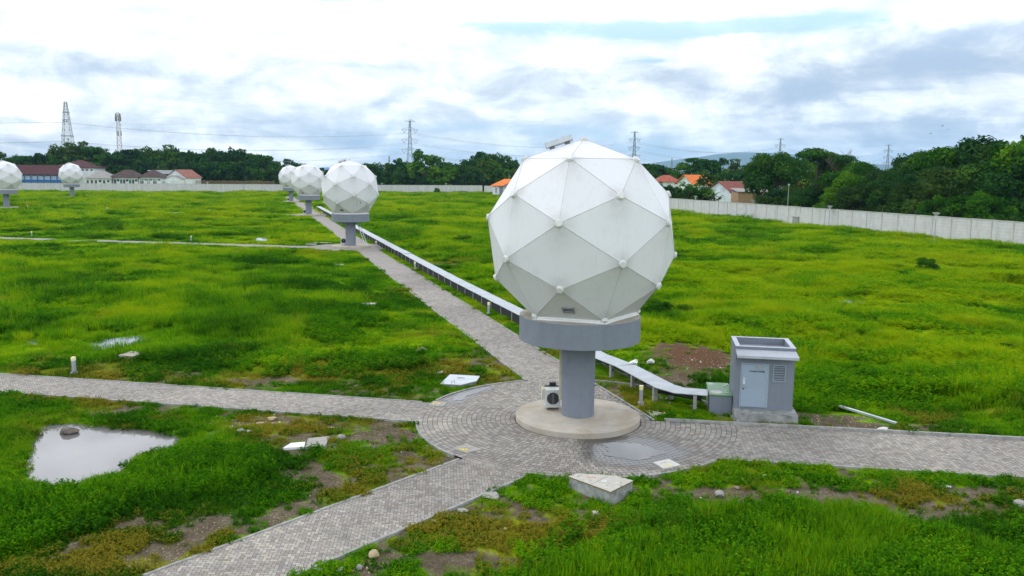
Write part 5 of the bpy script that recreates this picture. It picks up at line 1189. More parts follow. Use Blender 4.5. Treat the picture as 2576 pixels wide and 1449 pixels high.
m_ = MB(); m_.add([(4.6, -.3, ze - .1), (11.3, D2 * .5, zr), (W2 + 2, D2 * .5, zr), (W2 + 2, -.3, ze - 2.2), (11.3, D2, zr), (W2 + 2, D2, zr)], [(0, 3, 2, 1)]); m_.obj('gable_wall', GREY_PAINT, t)
m_ = MB(); m_.b2(5.0, 5.5, .0, .5, 0, ze - .1); m_.obj('column', WHITE, t); window(t, 1.5, 0, 1.6, .55, 2.4); window(t, 6.5, 2.2, 1.4, 1.4, 2.4); window(t, 4.0, 2.2, .1, 1.2, 3.2, WHITE, PALE_PAINT, 'door')
MB().tube([(7.6, D2 * .5, zr + .2), (7.6, D2 * .5, zr + 2.4)], .08, 6).obj('roof_antenna', METAL, t)
# houses behind the right wall
def gable_house(name, lb, px0, px1, Y, peave, pridge, depth, roofm, wallm, rz=0, over=.6):
    x0, x1 = X_at(px0, Y), X_at(px1, Y); cx_ = (x0 + x1) / 2; pm_ = (px0 + px1) / 2; ze, zr = Z_at(peave, Y, pm_), Z_at(pridge, Y + depth / 2, pm_); w = (x1 - x0) / 2
    t = thing(name, lb, 'house', (cx_, Y, 0), rz); m_ = MB(); m_.b2(-w, w, 0, depth, 0, ze)
    for sx in (-w, w): m_.add([(sx, 0, ze), (sx, depth, ze), (sx, depth / 2, zr - .05)], [(0, 1, 2)])
    m_.obj('wall', wallm, t); m_ = MB(); gable_roof(m_, -w, w, 0, depth, ze, zr, over); m_.obj('roof', roofm, t); return t, w, ze, zr
t, w, ze, zr = gable_house('white_house', 'stained white house with an old dark red tiled roof behind the right wall', 1830, 1915, 268, 480, 457.5, 11, REDROOF, WHITE_OLD, rad(24))
window(t, -w * .1, -.0, ze - 2.6, 1.0, 1.4)
m_ = MB(); m_.b2(-w - .1, -w * .55, -2.0, -.01, 0, ze - .9); po_ = m_.obj('side_room', WHITE_OLD, t); window(po_, -w * .8, -2.0, ze - 3.4, .8, 1.6)
m_ = MB(); m_.lathe([(.55, 0), (.62, .2), (.62, 1.2), (.5, 1.4), (.2, 1.5)], 14, (-w * .8, -.9, ze - .89)); tag(m_.obj('water_tank', BLUETANK, t), 'blue plastic water tank')
x0 = X_at(1858, 256); t = thing('brick_annex', 'bare brick shed with a low grey roof before the white house', 'shed', (x0, 255, 0), rad(6)); zt = Z_at(483, 255, 1880)
MB().b2(0, 11, 0, 6, 0, zt).obj('wall', BRICK, t); m_ = MB(); m_.add([(-.5, -.6, zt), (11.5, -.6, zt), (11.5, 6, zt + .9), (-.5, 6, zt + .9), (-.5, -.6, zt + .12), (11.5, -.6, zt + .12), (11.5, 6, zt + 1.02), (-.5, 6, zt + 1.02)], [(3, 2, 1, 0), (4, 5, 6, 7), (0, 1, 5, 4), (1, 2, 6, 5), (2, 3, 7, 6), (3, 0, 4, 7)]); m_.obj('roof', GREYROOF, t)
m_ = MB()
for k in range(5):
    for j in range(2): m_.b2(4.6 + k * .55, 4.85 + k * .55, -.012, -.002, zt - 1.2 + j * .45, zt - .95 + j * .45)
m_.obj('vent_hole', BLACK, t)
gable_house('orange_roofed_house', 'house with a bright orange tiled gable roof among the right trees', 1742, 1792, 330, 462, 441, 12, ORANGE_OLD, WHITE_OLD, rad(20), .9)
x0, x1, Y = X_at(1655, 350), X_at(1712, 350), 350; ze, zr = Z_at(458, Y, 1680), Z_at(440.5, Y + 6, 1680); t = thing('red_roofed_house', 'house with a mottled red hipped roof just right of the nearest dome', 'house', ((x0 + x1) / 2, Y, 0)); w = (x1 - x0) / 2
MB().b2(-w, w, 0, 13, 0, ze).obj('wall', WHITE_OLD, t); m_ = MB(); hip_roof(m_, -w, w, 0, 13, ze, zr, .8, .15, w * .9); m_.obj('roof', M('mottled_red_tiles', (.30, .075, .045), .85, .25, 1.2, dirt=(.12, .04, .03), damt=.5), t)
gable_house('hidden_house', 'house with a weathered orange roof mostly hidden behind the big dark tree', 2000, 2040, 262, 476, 456, 10, M('weathered_orange_tiles', (.36, .13, .06), .85, .25, 1.2, dirt=(.12, .07, .05), damt=.6), WHITE_OLD, rad(30), .8)
t, w, ze, zr = gable_house('warehouse', 'far warehouse with a blue roof peeking between the second and third domes', 808, 836, 720, 429, 421.5, 30, M('blue_sheet_roof', (.02, .12, .32), .5, .1, .3), WHITE, 0)
# ------------------------------------------------------------------ towers and power lines
def lattice(mb, levels, r, diag=True):                                # levels: (z, half width)
    cs = [(-1, -1), (1, -1), (1, 1), (-1, 1)]
    for (z0, w0), (z1, w1) in zip(levels, levels[1:]):
        for i, (a, c) in enumerate(cs):
            e, f = cs[(i + 1) % 4]
            mb.tube([(a * w0, c * w0, z0), (a * w1, c * w1, z1)], r * 1.5, 4, cap=False)
            if diag: mb.tube([(a * w0, c * w0, z0), (e * w1, f * w1, z1)], r, 3, cap=False); mb.tube([(e * w0, f * w0, z0), (a * w1, c * w1, z1)], r, 3, cap=False)
            mb.tube([(a * w1, c * w1, z1), (e * w1, f * w1, z1)], r, 3, cap=False)
def pylon(lb, px, ptop, Y, arms, r=.10, mat=PYLONM, rz=.3):
    p = AT(px, ptop, Y); h = p.z; t = thing('pylon', lb, 'pylon', (p.x, Y, 0), rz, 'power pylons beyond the fields')
    lv = [(0, 4.2), (h * .14, 3.5), (h * .28, 2.8), (h * .40, 2.1), (h * .50, 1.7), (h * .60, 1.35), (h * .70, 1.1), (h * .79, .9), (h * .88, .75), (h * .96, .6), (h, .55)]
    m_ = MB(); lattice(m_, lv, r); m_.obj('lattice', mat, t)
    for z, half in arms:
        z *= h; m_ = MB()
        for s in (-1, 1):
            for q in (-.5, .5): m_.tube([(0, q, z), (s * half, 0, z)], r, 3); m_.tube([(0, q, z + h * .035), (s * half, 0, z)], r, 3)
            for f in (.35, .7): m_.tube([(s * half * f, 0, z), (s * half * f, 0, z + h * .035 * (1 - f))], r * .8, 3)
        am = m_.obj('cross_arm', mat, t); m_ = MB()
        if half > 3 and z < h * .95:
            for s in (-1, 1): m_.tube([(s * half * .95, 0, z), (s * half * .68, 0, z - h * .055)], r * 1.7, 4); m_.tube([(s * half * .40, 0, z), (s * half * .68, 0, z - h * .055)], r * 1.7, 4)
            m_.obj('insulator', mat, am)
    return t, h
ARMS = [(.985, 4.6), (.86, 7.0), (.70, 7.2), (.545, 7.6)]
PYL = [('tall power pylon rising from the trees right of the second dome', 1031, 303, 700, ARMS), ('power pylon rising behind the right shoulder of the nearest dome', 1597, 332, 950, ARMS), ('power pylon whose top shows above the big dark tree', 1964, 349, 1080, ARMS), ('power pylon standing in the gap between the right trees', 2236, 365, 1250, ARMS)]
PT = []
for i, (lb, px, tp, Y, ar) in enumerate(PYL): t, h = pylon(lb, px, tp, Y, ar, .09 + .045 * (i > 0), rz=rad((20, 8, -5, -10)[i])); PT.append((Vector(t.location), h, t.rotation_euler.z))
p = AT(162, 256, 560); h = p.z; t = thing('lattice_tower', 'tall tapered lattice tower rising from the forest at far left', 'lattice tower', (p.x + .6, 560, 0), rad(12))
m_ = MB(); lv = [(h * q, 5.4 * (1 - q) + .75 * q) for q in (0, .12, .24, .34, .43, .51, .59, .66, .73, .79, .85, .91, .96, 1)]; lattice(m_, lv, .10); m_.obj('lattice', TOWERM, t)
for q in (.40, .585, .87): m_ = MB(); w = 5.4 * (1 - q) + .75 * q + .35; [m_.b2(-w, w, s * w - .12, s * w + .12, h * q, h * q + .5) for s in (-1, 1)]; [m_.b2(s * w - .12, s * w + .12, -w, w, h * q, h * q + .5) for s in (-1, 1)]; m_.obj('platform', TOWERM, t)
for q in (.36, .52, .75):
    m_ = MB(); w = 5.4 * (1 - q) + .75 * q
    for s in (-1, 1):
        for u_ in (-1, 1): m_.tube([(s * w * .45 + u_ * .5, -w - .5, h * q + 2.2), (s * w * .45, -w - .5, h * q)], .16, 4)
    m_.obj('insulator', STEELD, t)
LT = (Vector(t.location), h, rad(12))
p = AT(294, 283, 540); h = p.z; t = thing('telecom_mast', 'slender telecom mast with clustered panel antennas rising behind the forest', 'telecom mast', (p.x + .5, 540, 0), rad(20))
m_ = MB(); lattice(m_, [(h * q, 2.0 * (1 - q) + .75 * q) for q in np.linspace(0, 1, 18)], .075); m_.obj('lattice', M('mast_paint', (.42, .40, .42), .6, .1, .2, dirt=(.4, .05, .05), damt=.6, dscale=.08), t)
for z0, n_, rr, hh in ((h - 5.5, 7, 1.7, 2.8), (h - 3.0, 5, 1.5, 2.4), (h * .68, 3, 1.5, 3.2)):
    for k in range(n_): a = 6.283 * k / n_ + .4; MB().box((rr * math.cos(a), rr * math.sin(a), z0 + hh / 2), (.28, .5, hh), a).obj('panel_antenna', M_VENT if k % 2 else STEELD, t)
for z_, a in ((h * .83, .5), (h * .42, 2.6)): MB().lathe([(.1, -.3), (.75, 0), (.8, .12)], 14, (1.2 * math.cos(a), -1.2, z_), axis=(0, -1, .05)).obj('dish_antenna', ACW, t)
for lb, px, tp, Y, k in (('thin far lattice mast above the trees left of the tall pylon', 979, 393, 760, 1.0), ('thin far mast on the skyline before the blue mountain', 1690.5, 398, 900, .7), ('thin far mast right of the layered trees', 1855.5, 399, 900, .7), ('tiny far mast on the skyline between the layered trees', 1833, 404, 1000, .8), ('tiny far mast left of the nearest dome shoulder', 1298, 396, 850, .8)):
    p = AT(px, tp, Y); t = thing('radio_mast', lb, 'mast', (p.x, Y, 0), 0, 'thin masts on the skyline'); m_ = MB(); lattice(m_, [(p.z * q, 1.2 * k * (1 - q) + .35) for q in np.linspace(0, 1, 9)], .09); m_.obj('lattice', PYLONM, t)
def wire(lb, a, c, sag, r=.10):
    P = []
    for k in range(17): q = k / 16; v = a.lerp(c, q); v.z -= sag * 4 * q * (1 - q); P.append(v)
    tag(MB().tube(P, r, 4).obj('power_line', STEELW), lb, 'power line', 'power lines strung between the pylons')
STEELW = M('power_cable', (.27, .30, .34), .6, .1, .1)
def armpt(PTi, lev, s):
    loc, h, rz = PTi; z, half = ARMS[lev]; dz_ = h * .055 if lev else 0; hl = half * .68 if lev else half
    return Vector((loc.x + s * hl * math.cos(rz), loc.y + s * hl * math.sin(rz), h * z - dz_))
LA = [(LT[0] + Vector((s * 2.0, -3, 0)) + Vector((0, 0, LT[1] * q))) for q in (.36, .52, .75) for s in (-1, 1)]
LVN = {0: 'top earth wires', 1: 'upper pair', 2: 'middle pair', 3: 'lowest pair'}
SPN = ['between tall pylon and nearest dome', 'from nearest dome to big dark tree', 'from big dark tree to right gap']
for i in range(3):
    for lev in (1, 2, 3):
        for s in (-1, 1): wire('power cable of the %s %s' % (LVN[lev], SPN[i]), armpt(PT[i], lev, s), armpt(PT[i + 1], lev, s), 9, .075 + .03 * (i > 0))
for lev, k in ((1, 2), (2, 1), (3, 0)):
    for s in (0, 1): wire('power cable of the %s between lattice tower and tall pylon' % LVN[lev], LA[k * 2 + s], armpt(PT[0], lev, s * 2 - 1), 6, .055); wire('power cable of the %s leaving the left photo edge' % LVN[lev], LA[k * 2 + s], LA[k * 2 + s] + Vector((-230, -190, -3)), 4, .05)
# ------------------------------------------------------------------ trees
TREE_S = {'dark': [(0, (.007, .033, .010)), (.35, (.015, .064, .013)), (.7, (.038, .12, .013)), (1, (.085, .18, .015))],
          'bright': [(0, (.012, .056, .004)), (.4, (.030, .118, .005)), (.75, (.080, .205, .006)), (1, (.15, .26, .010))],
          'olive': [(0, (.012, .038, .007)), (.4, (.032, .078, .012)), (.75, (.072, .13, .018)), (1, (.14, .17, .03))]}
LEAFM = {k: leaf_mat(k + '_foliage', v, inst=False, transl=.25, var=.9) for k, v in TREE_S.items()}
def crown(seed, kind, n, leaf):
    """unit tree: height 1, crown radius about .42; returns crown mesh verts and limb list"""
    r = random.Random(seed); lobes = []; limbs = []
    if kind == 'round':
        for _ in range(26):
            a = r.uniform(0, 6.283); e = r.uniform(-.55, 1.4); rr = r.uniform(.16, .31) * math.cos(min(1.5, max(-.6, e)) * .82); lobes.append((Vector((rr * math.cos(a), rr * math.sin(a), .60 + .25 * math.sin(e))), r.uniform(.095, .17), .8))
    elif kind == 'layered':
        for _ in range(22):
            a = r.uniform(0, 6.283); rr = r.uniform(.06, .46); z = .93 - rr * .42 + r.gauss(0, .06) - (.2 if r.random() < .25 else 0); lobes.append((Vector((rr * math.cos(a), rr * math.sin(a), z)), r.uniform(.10, .17), .42))
    elif kind == 'bushy':
        for _ in range(28):
            a = r.uniform(0, 6.283); z = r.uniform(.14, .93); rr = r.uniform(.1, .44) * math.sqrt(max(.1, 1 - ((z - .42) / .58) ** 2)); lobes.append((Vector((rr * math.cos(a), rr * math.sin(a), z)), r.uniform(.10, .17), .9))
    elif kind == 'feathery':
        for _ in range(34):
            a = r.uniform(0, 6.283); z = r.uniform(.25, 1.0); rr = (.34 * (1.05 - abs(z - .6) * 1.2)) * r.uniform(.3, 1); lobes.append((Vector((rr * math.cos(a), rr * math.sin(a), z)), r.uniform(.05, .11), 1.1))
    V = []; F = []; Lf = []
    wts = [l[1] ** 2 for l in lobes]; tot = sum(wts)
    for (c, R, fl), wt in zip(lobes, wts):
        tone = r.uniform(.10, .75); limbs.append(c)
        for _ in range(int(n * wt / tot)):
            d = Vector((r.gauss(0, 1), r.gauss(0, 1), r.gauss(0, 1) + .25)).normalized(); q = R * r.uniform(.55, 1.08); p = c + Vector((d.x * q, d.y * q, d.z * q * fl))
            nrm = (d + Vector((r.gauss(0, .55), r.gauss(0, .55), r.gauss(0, .55) + .35))).normalized(); u = nrm.orthogonal().normalized(); u.rotate(Matrix.Rotation(r.uniform(0, 6.283), 3, nrm)); w = nrm.cross(u); s = leaf * r.uniform(.6, 1.4); o = len(V)
            V += [p - u * s * .5, p + w * s * .34 + nrm * s * .08, p + u * s * .6 - nrm * s * .12, p - w * s * .34]; F.append((o, o + 1, o + 2, o + 3))
            lf = min(1, max(0, tone * .7 + r.random() * .35)); Lf += [lf] * 4
    return V, F, Lf, limbs
def trunk_mesh(seed, kind, limbs, mat, r0=.022):
    r = random.Random(seed + 99); m_ = MB(); top = Vector((r.uniform(-.03, .03), r.uniform(-.03, .03), .45 if kind != 'layered' else .5))
    m_.tube([(0, 0, -.02), (r.uniform(-.015, .015), 0, .16), (top.x * .6, top.y * .6, .30), top], [r0 * 1.3, r0, r0 * .85, r0 * .65], 7)
    for c in limbs[:16]:
        b0 = Vector((top.x * .7, top.y * .7, r.uniform(.24, .45))); mid = b0.lerp(c, .5) + Vector((0, 0, -.03)); m_.tube([b0, mid, c], [r0 * .5, r0 * .32, r0 * .12], 5)
    return m_.mesh('trunk', mat)
TP = {}
def tproto(key, seed, kind, mat, n, leaf):
    V, F, Lf, limbs = crown(seed, kind, n, leaf); TP[key] = (raw_mesh('crown', V, F, Lf, LEAFM[mat]), trunk_mesh(seed, kind, limbs, BARK))
for i in range(3): tproto(('far', i), 200 + i, 'round', 'dark', 1500, .075); tproto(('bush', i), 220 + i, 'bushy', ('dark', 'olive', 'dark')[i], 1500, .075)
tproto(('lay', 0), 240, 'layered', 'dark', 1500, .06); tproto(('lay', 1), 241, 'layered', 'olive', 1500, .06); tproto(('fea', 0), 250, 'feathery', 'bright', 1900, .06); tproto(('fea', 1), 251, 'feathery', 'dark', 1900, .06)
for i in range(3): tproto(('big', i), 300 + i, 'round', ('dark', 'bright', 'olive')[i], 8500, .036); tproto(('bigb', i), 320 + i, 'bushy', ('bright', 'dark', 'olive')[i], 8500, .036)
tproto(('bigl', 0), 340, 'layered', 'dark', 7000, .034)
def tree(lb, key, x, y, h, wfac=1.0, group=None, cat='tree', name='tree', seed=0):
    t = thing(name, lb, cat, (x, y, -.2), random.uniform(0, 6.28), group); t.scale = (h * wfac, h * wfac, h)
    for nme, me in zip(('crown', 'trunk'), TP[key]): o = bpy.data.objects.new(nme, me); C.objects.link(o); o.parent = t
    return t
def interp(tab, x):
    return float(np.interp(x, [q[0] for q in tab], [q[1] for q in tab]))
TOPL = [(-80, 384), (-15, 383), (16, 393), (61, 385.5), (90, 383.5), (105, 391.5), (137, 371), (156, 365), (176, 372), (205, 362), (227, 366), (254, 372), (269, 378), (305, 379), (366, 367), (390, 376), (432, 370), (464, 377), (481, 383), (510, 378), (578, 373), (603, 382), (629, 380), (668, 392), (692, 400), (702, 416)]
G1 = 'forest trees behind the back wall on the left'
px = -70
while px < 704:
    top = interp(TOPL, px); Y = random.uniform(468, 500); p = AT(px, top, Y); h = p.z * random.uniform(.97, 1.03)
    tree('dense dark tree in the front rank of the left forest belt', random.choice([('far', 0), ('far', 1), ('far', 2), ('bush', 0), ('bush', 2), ('fea', 1), ('lay', 0)] if random.random() < .75 else [('bush', 1), ('lay', 1)]), p.x, Y, h, random.uniform(.75, 1.0), G1)
    px += random.uniform(13, 20)
px = -75
while px < 704:
    top = interp(TOPL, px) + random.uniform(20, 38); Y = random.uniform(452, 464) if px > 470 else random.uniform(462, 470); p = AT(px, top, Y)
    tree('lower dark tree filling the foot of the left forest belt', random.choice([('bush', 0), ('bush', 1), ('bush', 2), ('far', 1)]), p.x, Y, p.z, random.uniform(1.0, 1.35), G1)
    px += random.uniform(17, 26)
TOPC = [(700, 417), (719, 404), (735, 403), (754, 409), (765, 416), (800, 424), (840, 425), (880, 414), (911, 408), (931, 404), (945, 412), (957, 409), (975, 416), (990, 405), (1004, 402), (1030, 408), (1050, 410), (1118, 404), (1140, 410), (1165, 408), (1176, 398), (1204, 391), (1228, 384), (1258, 387), (1268, 400), (1285, 407), (1300, 408), (1330, 412)]
G2 = 'trees behind the back wall in the centre'
px = 706
while px < 1330:
    top = interp(TOPC, px); far = px < 900; Y = random.uniform(640, 700) if far else random.uniform(468, 500); p = AT(px, top, Y)
    tree('dark tree on the skyline between the domes and the tall pylon' if px < 1000 else 'dark tree in the skyline between the tall pylon and the nearest dome', random.choice([('far', 0), ('far', 1), ('far', 2), ('bush', 0), ('fea', 1)]), p.x, Y, p.z, random.uniform(.8, 1.15), G2)
    px += random.uniform(11, 17)
px = 900
while px < 1330:
    top = interp(TOPC, px) + random.uniform(14, 34); Y = random.uniform(450, 464); p = AT(px, top, Y)
    tree('leafy tree in the lower rank behind the back wall', random.choice([('bush', 0), ('bush', 1), ('bush', 2), ('fea', 0), ('far', 2)]), p.x, Y, p.z, random.uniform(1.0, 1.3), G2)
    px += random.uniform(15, 23)
for lb, px_, top, Y, key, wf in (('tall bright feathery bamboo like tree right of the tall pylon', 1072, 380, 456, ('fea', 0), 1.35), ('smooth domed dark tree left of the nearest dome', 1229, 385, 470, ('far', 0), 1.15), ('bright bushy tree behind the back wall below the bamboo like tree', 1120, 418, 450, ('fea', 0), 1.7)):
    p = AT(px_, top, Y); tree(lb, key, p.x, Y, p.z, wf)
px = 1336
while px < 1665:
    Y = random.uniform(455, 480) if px < 1560 else random.uniform(400, 440); p = AT(px, random.uniform(405, 422), Y); tree('dark tree on the skyline directly behind the nearest dome', random.choice([('far', 0), ('far', 1), ('bush', 0), ('bush', 2)]), p.x, Y, p.z, random.uniform(1.2, 1.5), G2); px += random.uniform(24, 32)
# right side
TOPR = [(1690, 424), (1704, 418), (1722, 400), (1758, 398), (1800, 396), (1818, 404), (1858, 407), (1885, 420)]
G3 = 'distant trees behind the orange roofed houses'
for px_, top, Y, key, wf, lb in ((1704, 419, 430, ('bush', 0), 1.1, 'dark tree on the skyline right of the palms'), (1739, 397, 400, ('lay', 0), 1.0, 'flat layered tree standing before the blue mountain'), (1784, 391, 395, ('far', 1), 1.0, 'tall rounded tree before the blue mountain, right of the layered one'), (1818, 404, 420, ('fea', 1), .7, 'small tufted tree right of the tall rounded one'),
                            (1858, 406, 390, ('lay', 1), .95, 'flat topped tree on the skyline left of the big dark tree'), (1760, 428, 380, ('bush', 0), 1.3, 'dark bushy tree behind the orange roof'), (1830, 425, 370, ('bush', 2), 1.3, 'dark bushy tree above the red tiled roof'), (1880, 424, 360, ('bush', 0), 1.2, 'dark bushy tree left of the big dark tree'), (1790, 436, 310, ('bush', 1), 1.3, 'bright bushy tree beside the orange roof'), (1660, 436, 420, ('bush', 1), 1.3, 'olive tree behind the mottled red roof')):
    p = AT(px_, top, Y); tree(lb, key, p.x, Y, p.z, wf, G3)
G4 = 'big trees beyond the right wall'
RT = [(1946, 374, 232, ('big', 0), .98, 'big round dark tree right of the white house'), (1912, 400, 240, ('big', 0), .85, 'dark leafy tree joining the left flank of the big round one'), (2000, 405, 238, ('bigb', 1), .9, 'dark tree joining the right flank of the big round one'), (2058, 370, 262, ('bigl', 0), 1.15, 'tall flat topped dark tree behind the big round one'), (2092, 388, 268, ('big', 0), .8, 'dark tree left of the bare tree'),
      (2105, 424, 215, ('big', 1), 1.2, 'bright green tree below the bare tree'), (2150, 430, 200, ('bigb', 0), 1.0, 'bright bushy tree right of the bare tree foot'), (2172, 398, 232, ('big', 1), .85, 'rounded green tree left of the pylon gap'), (2205, 418, 225, ('big', 2), .9, 'lower dark tree just left of the pylon gap'), (2250, 424, 215, ('big', 2), .95, 'low dark tree under the far pylon'),
      (2283, 394, 205, ('bigb', 1), .85, 'dark tree just right of the pylon gap'), (2338, 367, 195, ('big', 0), 1.0, 'tall dark tree in the middle of the right belt'), (2385, 358, 190, ('big', 1), .9, 'tall green tree with knobbly crown in the right belt'), (2409, 353, 195, ('bigb', 0), .8, 'tufted tree top standing above the right belt'), (2464, 356, 185, ('bigb', 1), 1.0, 'dark tree with a feathery top in the right belt'),
      (2510, 355, 178, ('big', 2), 1.0, 'olive tree high in the right belt'), (2560, 334, 172, ('bigb', 0), 1.0, 'tallest green tree at the right edge'), (2610, 340, 168, ('big', 1), 1.1, 'tall tree cut off by the right edge'), (2660, 350, 165, ('big', 0), 1.1, 'outermost dark tree beyond the right edge')]
for px_, top, Y, key, wf, lb in RT: p = AT(px_, top, Y); tree(lb, key, p.x, Y, p.z, wf, G4)
LOW = [(1950, 478, 205, ('bigb', 1), 1.5), (1985, 470, 208, ('bigb', 2), 1.4), (2030, 476, 196, ('bigb', 1), 1.5), (2062, 462, 198, ('bigb', 2), 1.3), (2110, 470, 188, ('bigb', 0), 1.4), (2155, 468, 182, ('bigb', 2), 1.3), (2195, 462, 178, ('bigb', 2), 1.3), (2238, 455, 176, ('bigb', 1), 1.3), (2275, 462, 170, ('bigb', 2), 1.2), (2312, 440, 170, ('bigb', 1), 1.3), (2352, 430, 166, ('bigb', 2), 1.2), (2400, 425, 168, ('bigb', 1), 1.2), (2440, 420, 162, ('bigb', 2), 1.2), (2490, 415, 160, ('bigb', 1), 1.2), (2540, 410, 158, ('bigb', 1), 1.2), (2590, 400, 152, ('bigb', 1), 1.2)]
for i, (px_, top, Y, key, wf) in enumerate(LOW): Y += 13; p = AT(px_, top, Y); tree('leafy tree in the low front rank right behind the right wall', key, p.x, Y, p.z, wf, G4)
for px_, top, Y, key, wf, lb in ((2440, 480, 157, ('bigb', 0), 1.3, 'bright green bush tree over the right wall, larger of two'), (2366, 490, 161, ('bigb', 0), 1.15, 'bright green bush tree over the right wall, smaller of two'), (2496, 484, 153, ('bigb', 0), 1.3, 'bright green bush tree right of the larger one over the wall')): p = AT(px_, top, Y); tree(lb, key, p.x, Y, p.z, wf, G4)
G5 = 'hedge bushes behind the right wall'
for k, px_ in enumerate(range(1640, 1780, 13)): Y = 258 + random.uniform(-6, 6); p = AT(px_, 464 + random.uniform(-7, 8), Y); tree('dark bush in the hedge behind the right wall beside the nearest dome', random.choice([('bush', 0), ('bush', 2), ('bush', 1)]), p.x, Y, p.z, 1.15, G5, 'bush', 'hedge_bush')
for px_ in (1925, 1945, 1968, 1990): p = AT(px_, 494, 214); tree('low dark bush between the brick shed and the right wall', ('bush', 1), p.x, 214, max(3, p.z), 1.3, G5, 'bush', 'hedge_bush')
# palms, bananas, bare tree
def frond_plant(lb, cat, name, x, y, h, nf, fl, fw, droop, trunk_r, mat, group=None, seed=1):
    r = random.Random(seed); t = thing(name, lb, cat, (x, y, 0), 0, group); V = []; F = []; Lf = []
    if trunk_r: MB().tube([(0, 0, -.1), (.1, 0, h * .5), (.25, .1, h)], trunk_r, 7, trunk_r * .7).obj('trunk', BARK, t)
    for k in range(nf):
        a = 6.283 * k / nf + r.uniform(-.3, .3); e = r.uniform(.1, 1.25); L = fl * r.uniform(.8, 1.1); P = []
        for q in range(7):
            s = q / 6; rr = L * s * math.cos(e * (1 - .3 * s)); z = h + L * s * math.sin(e) - droop * L * s * s; P.append(Vector((rr * math.cos(a), rr * math.sin(a), z)))
        n = Vector((-math.sin(a), math.cos(a), 0)); o = len(V); lf = r.random()
        for q, p in enumerate(P): w = fw * (math.sin(min(1, q / 6 * .9 + .1) * 3.0) + .05); V += [p - n * w + Vector((0, 0, -w * .4)), p, p + n * w + Vector((0, 0, -w * .4))]; Lf += [lf] * 3
        for q in range(6): F += [(o + q * 3, o + q * 3 + 1, o + q * 3 + 4, o + q * 3 + 3), (o + q * 3 + 1, o + q * 3 + 2, o + q * 3 + 5, o + q * 3 + 4)]
    ob = bpy.data.objects.new('fronds', raw_mesh('fronds', V, F, Lf, mat)); C.objects.link(ob); ob.parent = t; return t
for i, (px_, top) in enumerate(((1641, 415), (1651, 413), (1663, 420), (1685, 422), (1693, 427))): p = AT(px_, top, 470); frond_plant('coconut palm on the skyline left of the thin mast' if i < 3 else 'coconut palm on the skyline right of the thin mast', 'palm tree', 'palm_tree', p.x, 470, p.z - 2.2, 15, 4.6, .42, .55, .25, LEAFM['dark'], 'coconut palms on the skyline', i)
for i, (px_, top) in enumerate(((1768, 472), (1782, 465), (1796, 472), (1806, 482))): p = AT(px_, top, 252); frond_plant('banana plant with broad arching leaves left of the white house', 'banana plant', 'banana_plant', p.x, 252, p.z - 2.6, 9, 3.2, .38, .45, .2, LEAFM['bright'], 'banana plants by the white house', 20 + i)
p = AT(2120, 371, 258); t = thing('bare_tree', 'leafless grey tree with fine branches among the right trees', 'tree', (p.x, 258, 0)); m_ = MB(); rb_ = random.Random(4)
def branch(a, d, L, r, lev):
    c = a + d * L; m_.tube([a, a.lerp(c, .5) + Vector((rb_.gauss(0, .04) * L, rb_.gauss(0, .04) * L, 0)), c], [r, r * .8, r * .6], 5 if lev < 3 else 3, cap=False)
    if lev >= 5: return
    for _ in range(3 if lev else 5):
        q = (d + Vector((rb_.gauss(0, .42), rb_.gauss(0, .42), rb_.uniform(-.05, .35)))).normalized(); branch(a.lerp(c, rb_.uniform(.6, 1)), q, L * rb_.uniform(.55, .78), r * .58, lev + 1)
branch(Vector((0, 0, 0)), Vector((.05, 0, 1)), p.z * .40, .42, 0); m_.obj('branches', BARKPALE, t)
# shrubs standing in the field
SH = [(2330, 690, 2.2, 1.6, 'largest dark shrub standing out in the right field near the right edge'), (2270, 700, 1.3, 1.4, 'dark shrub just left of the largest one in the right field'), (1893, 826, 1.0, 1.6, 'round dark shrub behind the utility room roof'), (1660, 795, 1.4, 2.2, 'dark bushy clump right of the nearest dome platform'), (1720, 788, 1.0, 2.0, 'smaller dark clump right of the platform clump'), (2140, 610, 1.2, 2.0, 'dark shrub in the far right field before the wall'),
      (1165, 612, 1.4, 3.0, 'dark vine clump right of the ladder beyond the duct'), (1320, 630, 1.3, 3.0, 'dark mound of weeds beyond the duct left of the nearest dome'), (1100, 487, 3.2, 1.4, 'round shrub before the back wall below the tall pylon'), (2520, 880, 1.1, 2.0, 'dark shrub at the right side of the vine covered field')]
for px_, py_, h, wf, lb in SH: g = GG(px_, py_); tree(lb, ('bigb', 0), g.x, g.y, h, wf, 'shrubs in the open field', 'shrub', 'shrub')
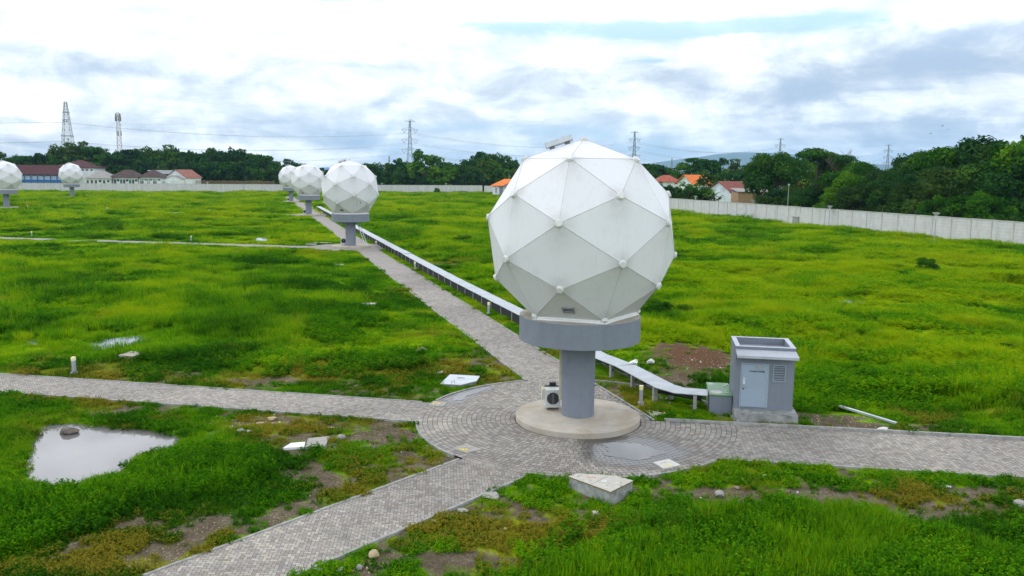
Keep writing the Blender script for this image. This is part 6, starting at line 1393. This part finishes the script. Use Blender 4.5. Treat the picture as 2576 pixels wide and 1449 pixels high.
# ------------------------------------------------------------------ birds
for px_, py_, Y, a, lb in ((2341, 336, 120, .4, 'dark bird flying above the right trees, lowest of three'), (2371, 317, 125, -.5, 'dark bird flying above the right trees, topmost of three'), (2386, 326, 122, 1.0, 'dark bird flying above the right trees, rightmost of three')):
    p = AT(px_, py_, Y); m_ = MB(); m_.tube([(-.16, 0, 0), (-.05, 0, .01), (.08, 0, .02), (.16, 0, .02)], [.01, .045, .04, .012], 7); b_ = m_.obj('bird', BLACK, loc=p); b_.rotation_euler = (0, .1, a); tag(b_, lb, 'bird', 'birds in the sky')
    for s in (-1, 1): m_ = MB(); m_.add([(.06, 0, .02), (-.06, 0, .02), (-.03, s * .2, .09), (.07, s * .18, .10), (-.08, s * .36, .04)], [(0, 1, 2, 3), (3, 2, 4)]); m_.obj('wing', BLACK, b_)
# ------------------------------------------------------------------ mountain
def mountain():
    Yc = 14000; V = []; F = []; nx_, ny_ = 90, 24
    prof = [(1480, 432), (1560, 428), (1620, 413), (1665, 405), (1720, 398), (1760, 394), (1800, 387), (1850, 383), (1960, 384), (2040, 395), (2110, 406), (2180, 411), (2240, 414), (2320, 424), (2420, 434), (2560, 442)]
    xs = np.linspace(1480, 2560, nx_)
    for j in range(ny_):
        t_ = j / (ny_ - 1) * 2 - 1
        for i, px_ in enumerate(xs):
            top = AT(px_, interp(prof, px_), Yc); x, y = top.x, Yc + t_ * 2600
            n = float(fbm(np.array([x]), np.array([y]), (.0011), 5, 4)[0]) - .5
            V.append((x * (1 + t_ * .05), y, max(-2, (top.z + 2 + n * 50) * (1 - abs(t_) ** 1.4) * (1 + n * .25 * abs(t_)) - 2)))
    for j in range(ny_ - 1):
        for i in range(nx_ - 1): o = j * nx_ + i; F.append((o, o + 1, o + nx_ + 1, o + nx_))
    me = bpy.data.meshes.new('hills'); me.from_pydata(V, [], F); me.materials.append(M('forested_slope', (.035, .075, .05), 1, .3, .01)); me.polygons.foreach_set('use_smooth', [True] * len(F))
    o = bpy.data.objects.new('hills', me); C.objects.link(o); tag(o, kind='structure')
mountain()
# ------------------------------------------------------------------ air
hm = bpy.data.materials.new('haze'); hm.use_nodes = True; nt = hm.node_tree; nt.nodes.clear(); pv = nt.nodes.new('ShaderNodeVolumePrincipled'); pv.inputs['Color'].default_value = (.42, .70, 1, 1); pv.inputs['Density'].default_value = HAZE; pv.inputs['Anisotropy'].default_value = .2; pv.inputs['Density Attribute'].default_value = ''; pv.inputs['Color Attribute'].default_value = ''; pv.inputs['Temperature Attribute'].default_value = ''; hm.cycles.homogeneous_volume = True
oo = nt.nodes.new('ShaderNodeOutputMaterial'); nt.links.new(pv.outputs[0], oo.inputs['Volume'])
if HAZE: tag(MB().b2(-2700, 9500, -640, 18500, -5, 560).obj('haze', hm), kind='stuff')
scatter_all()
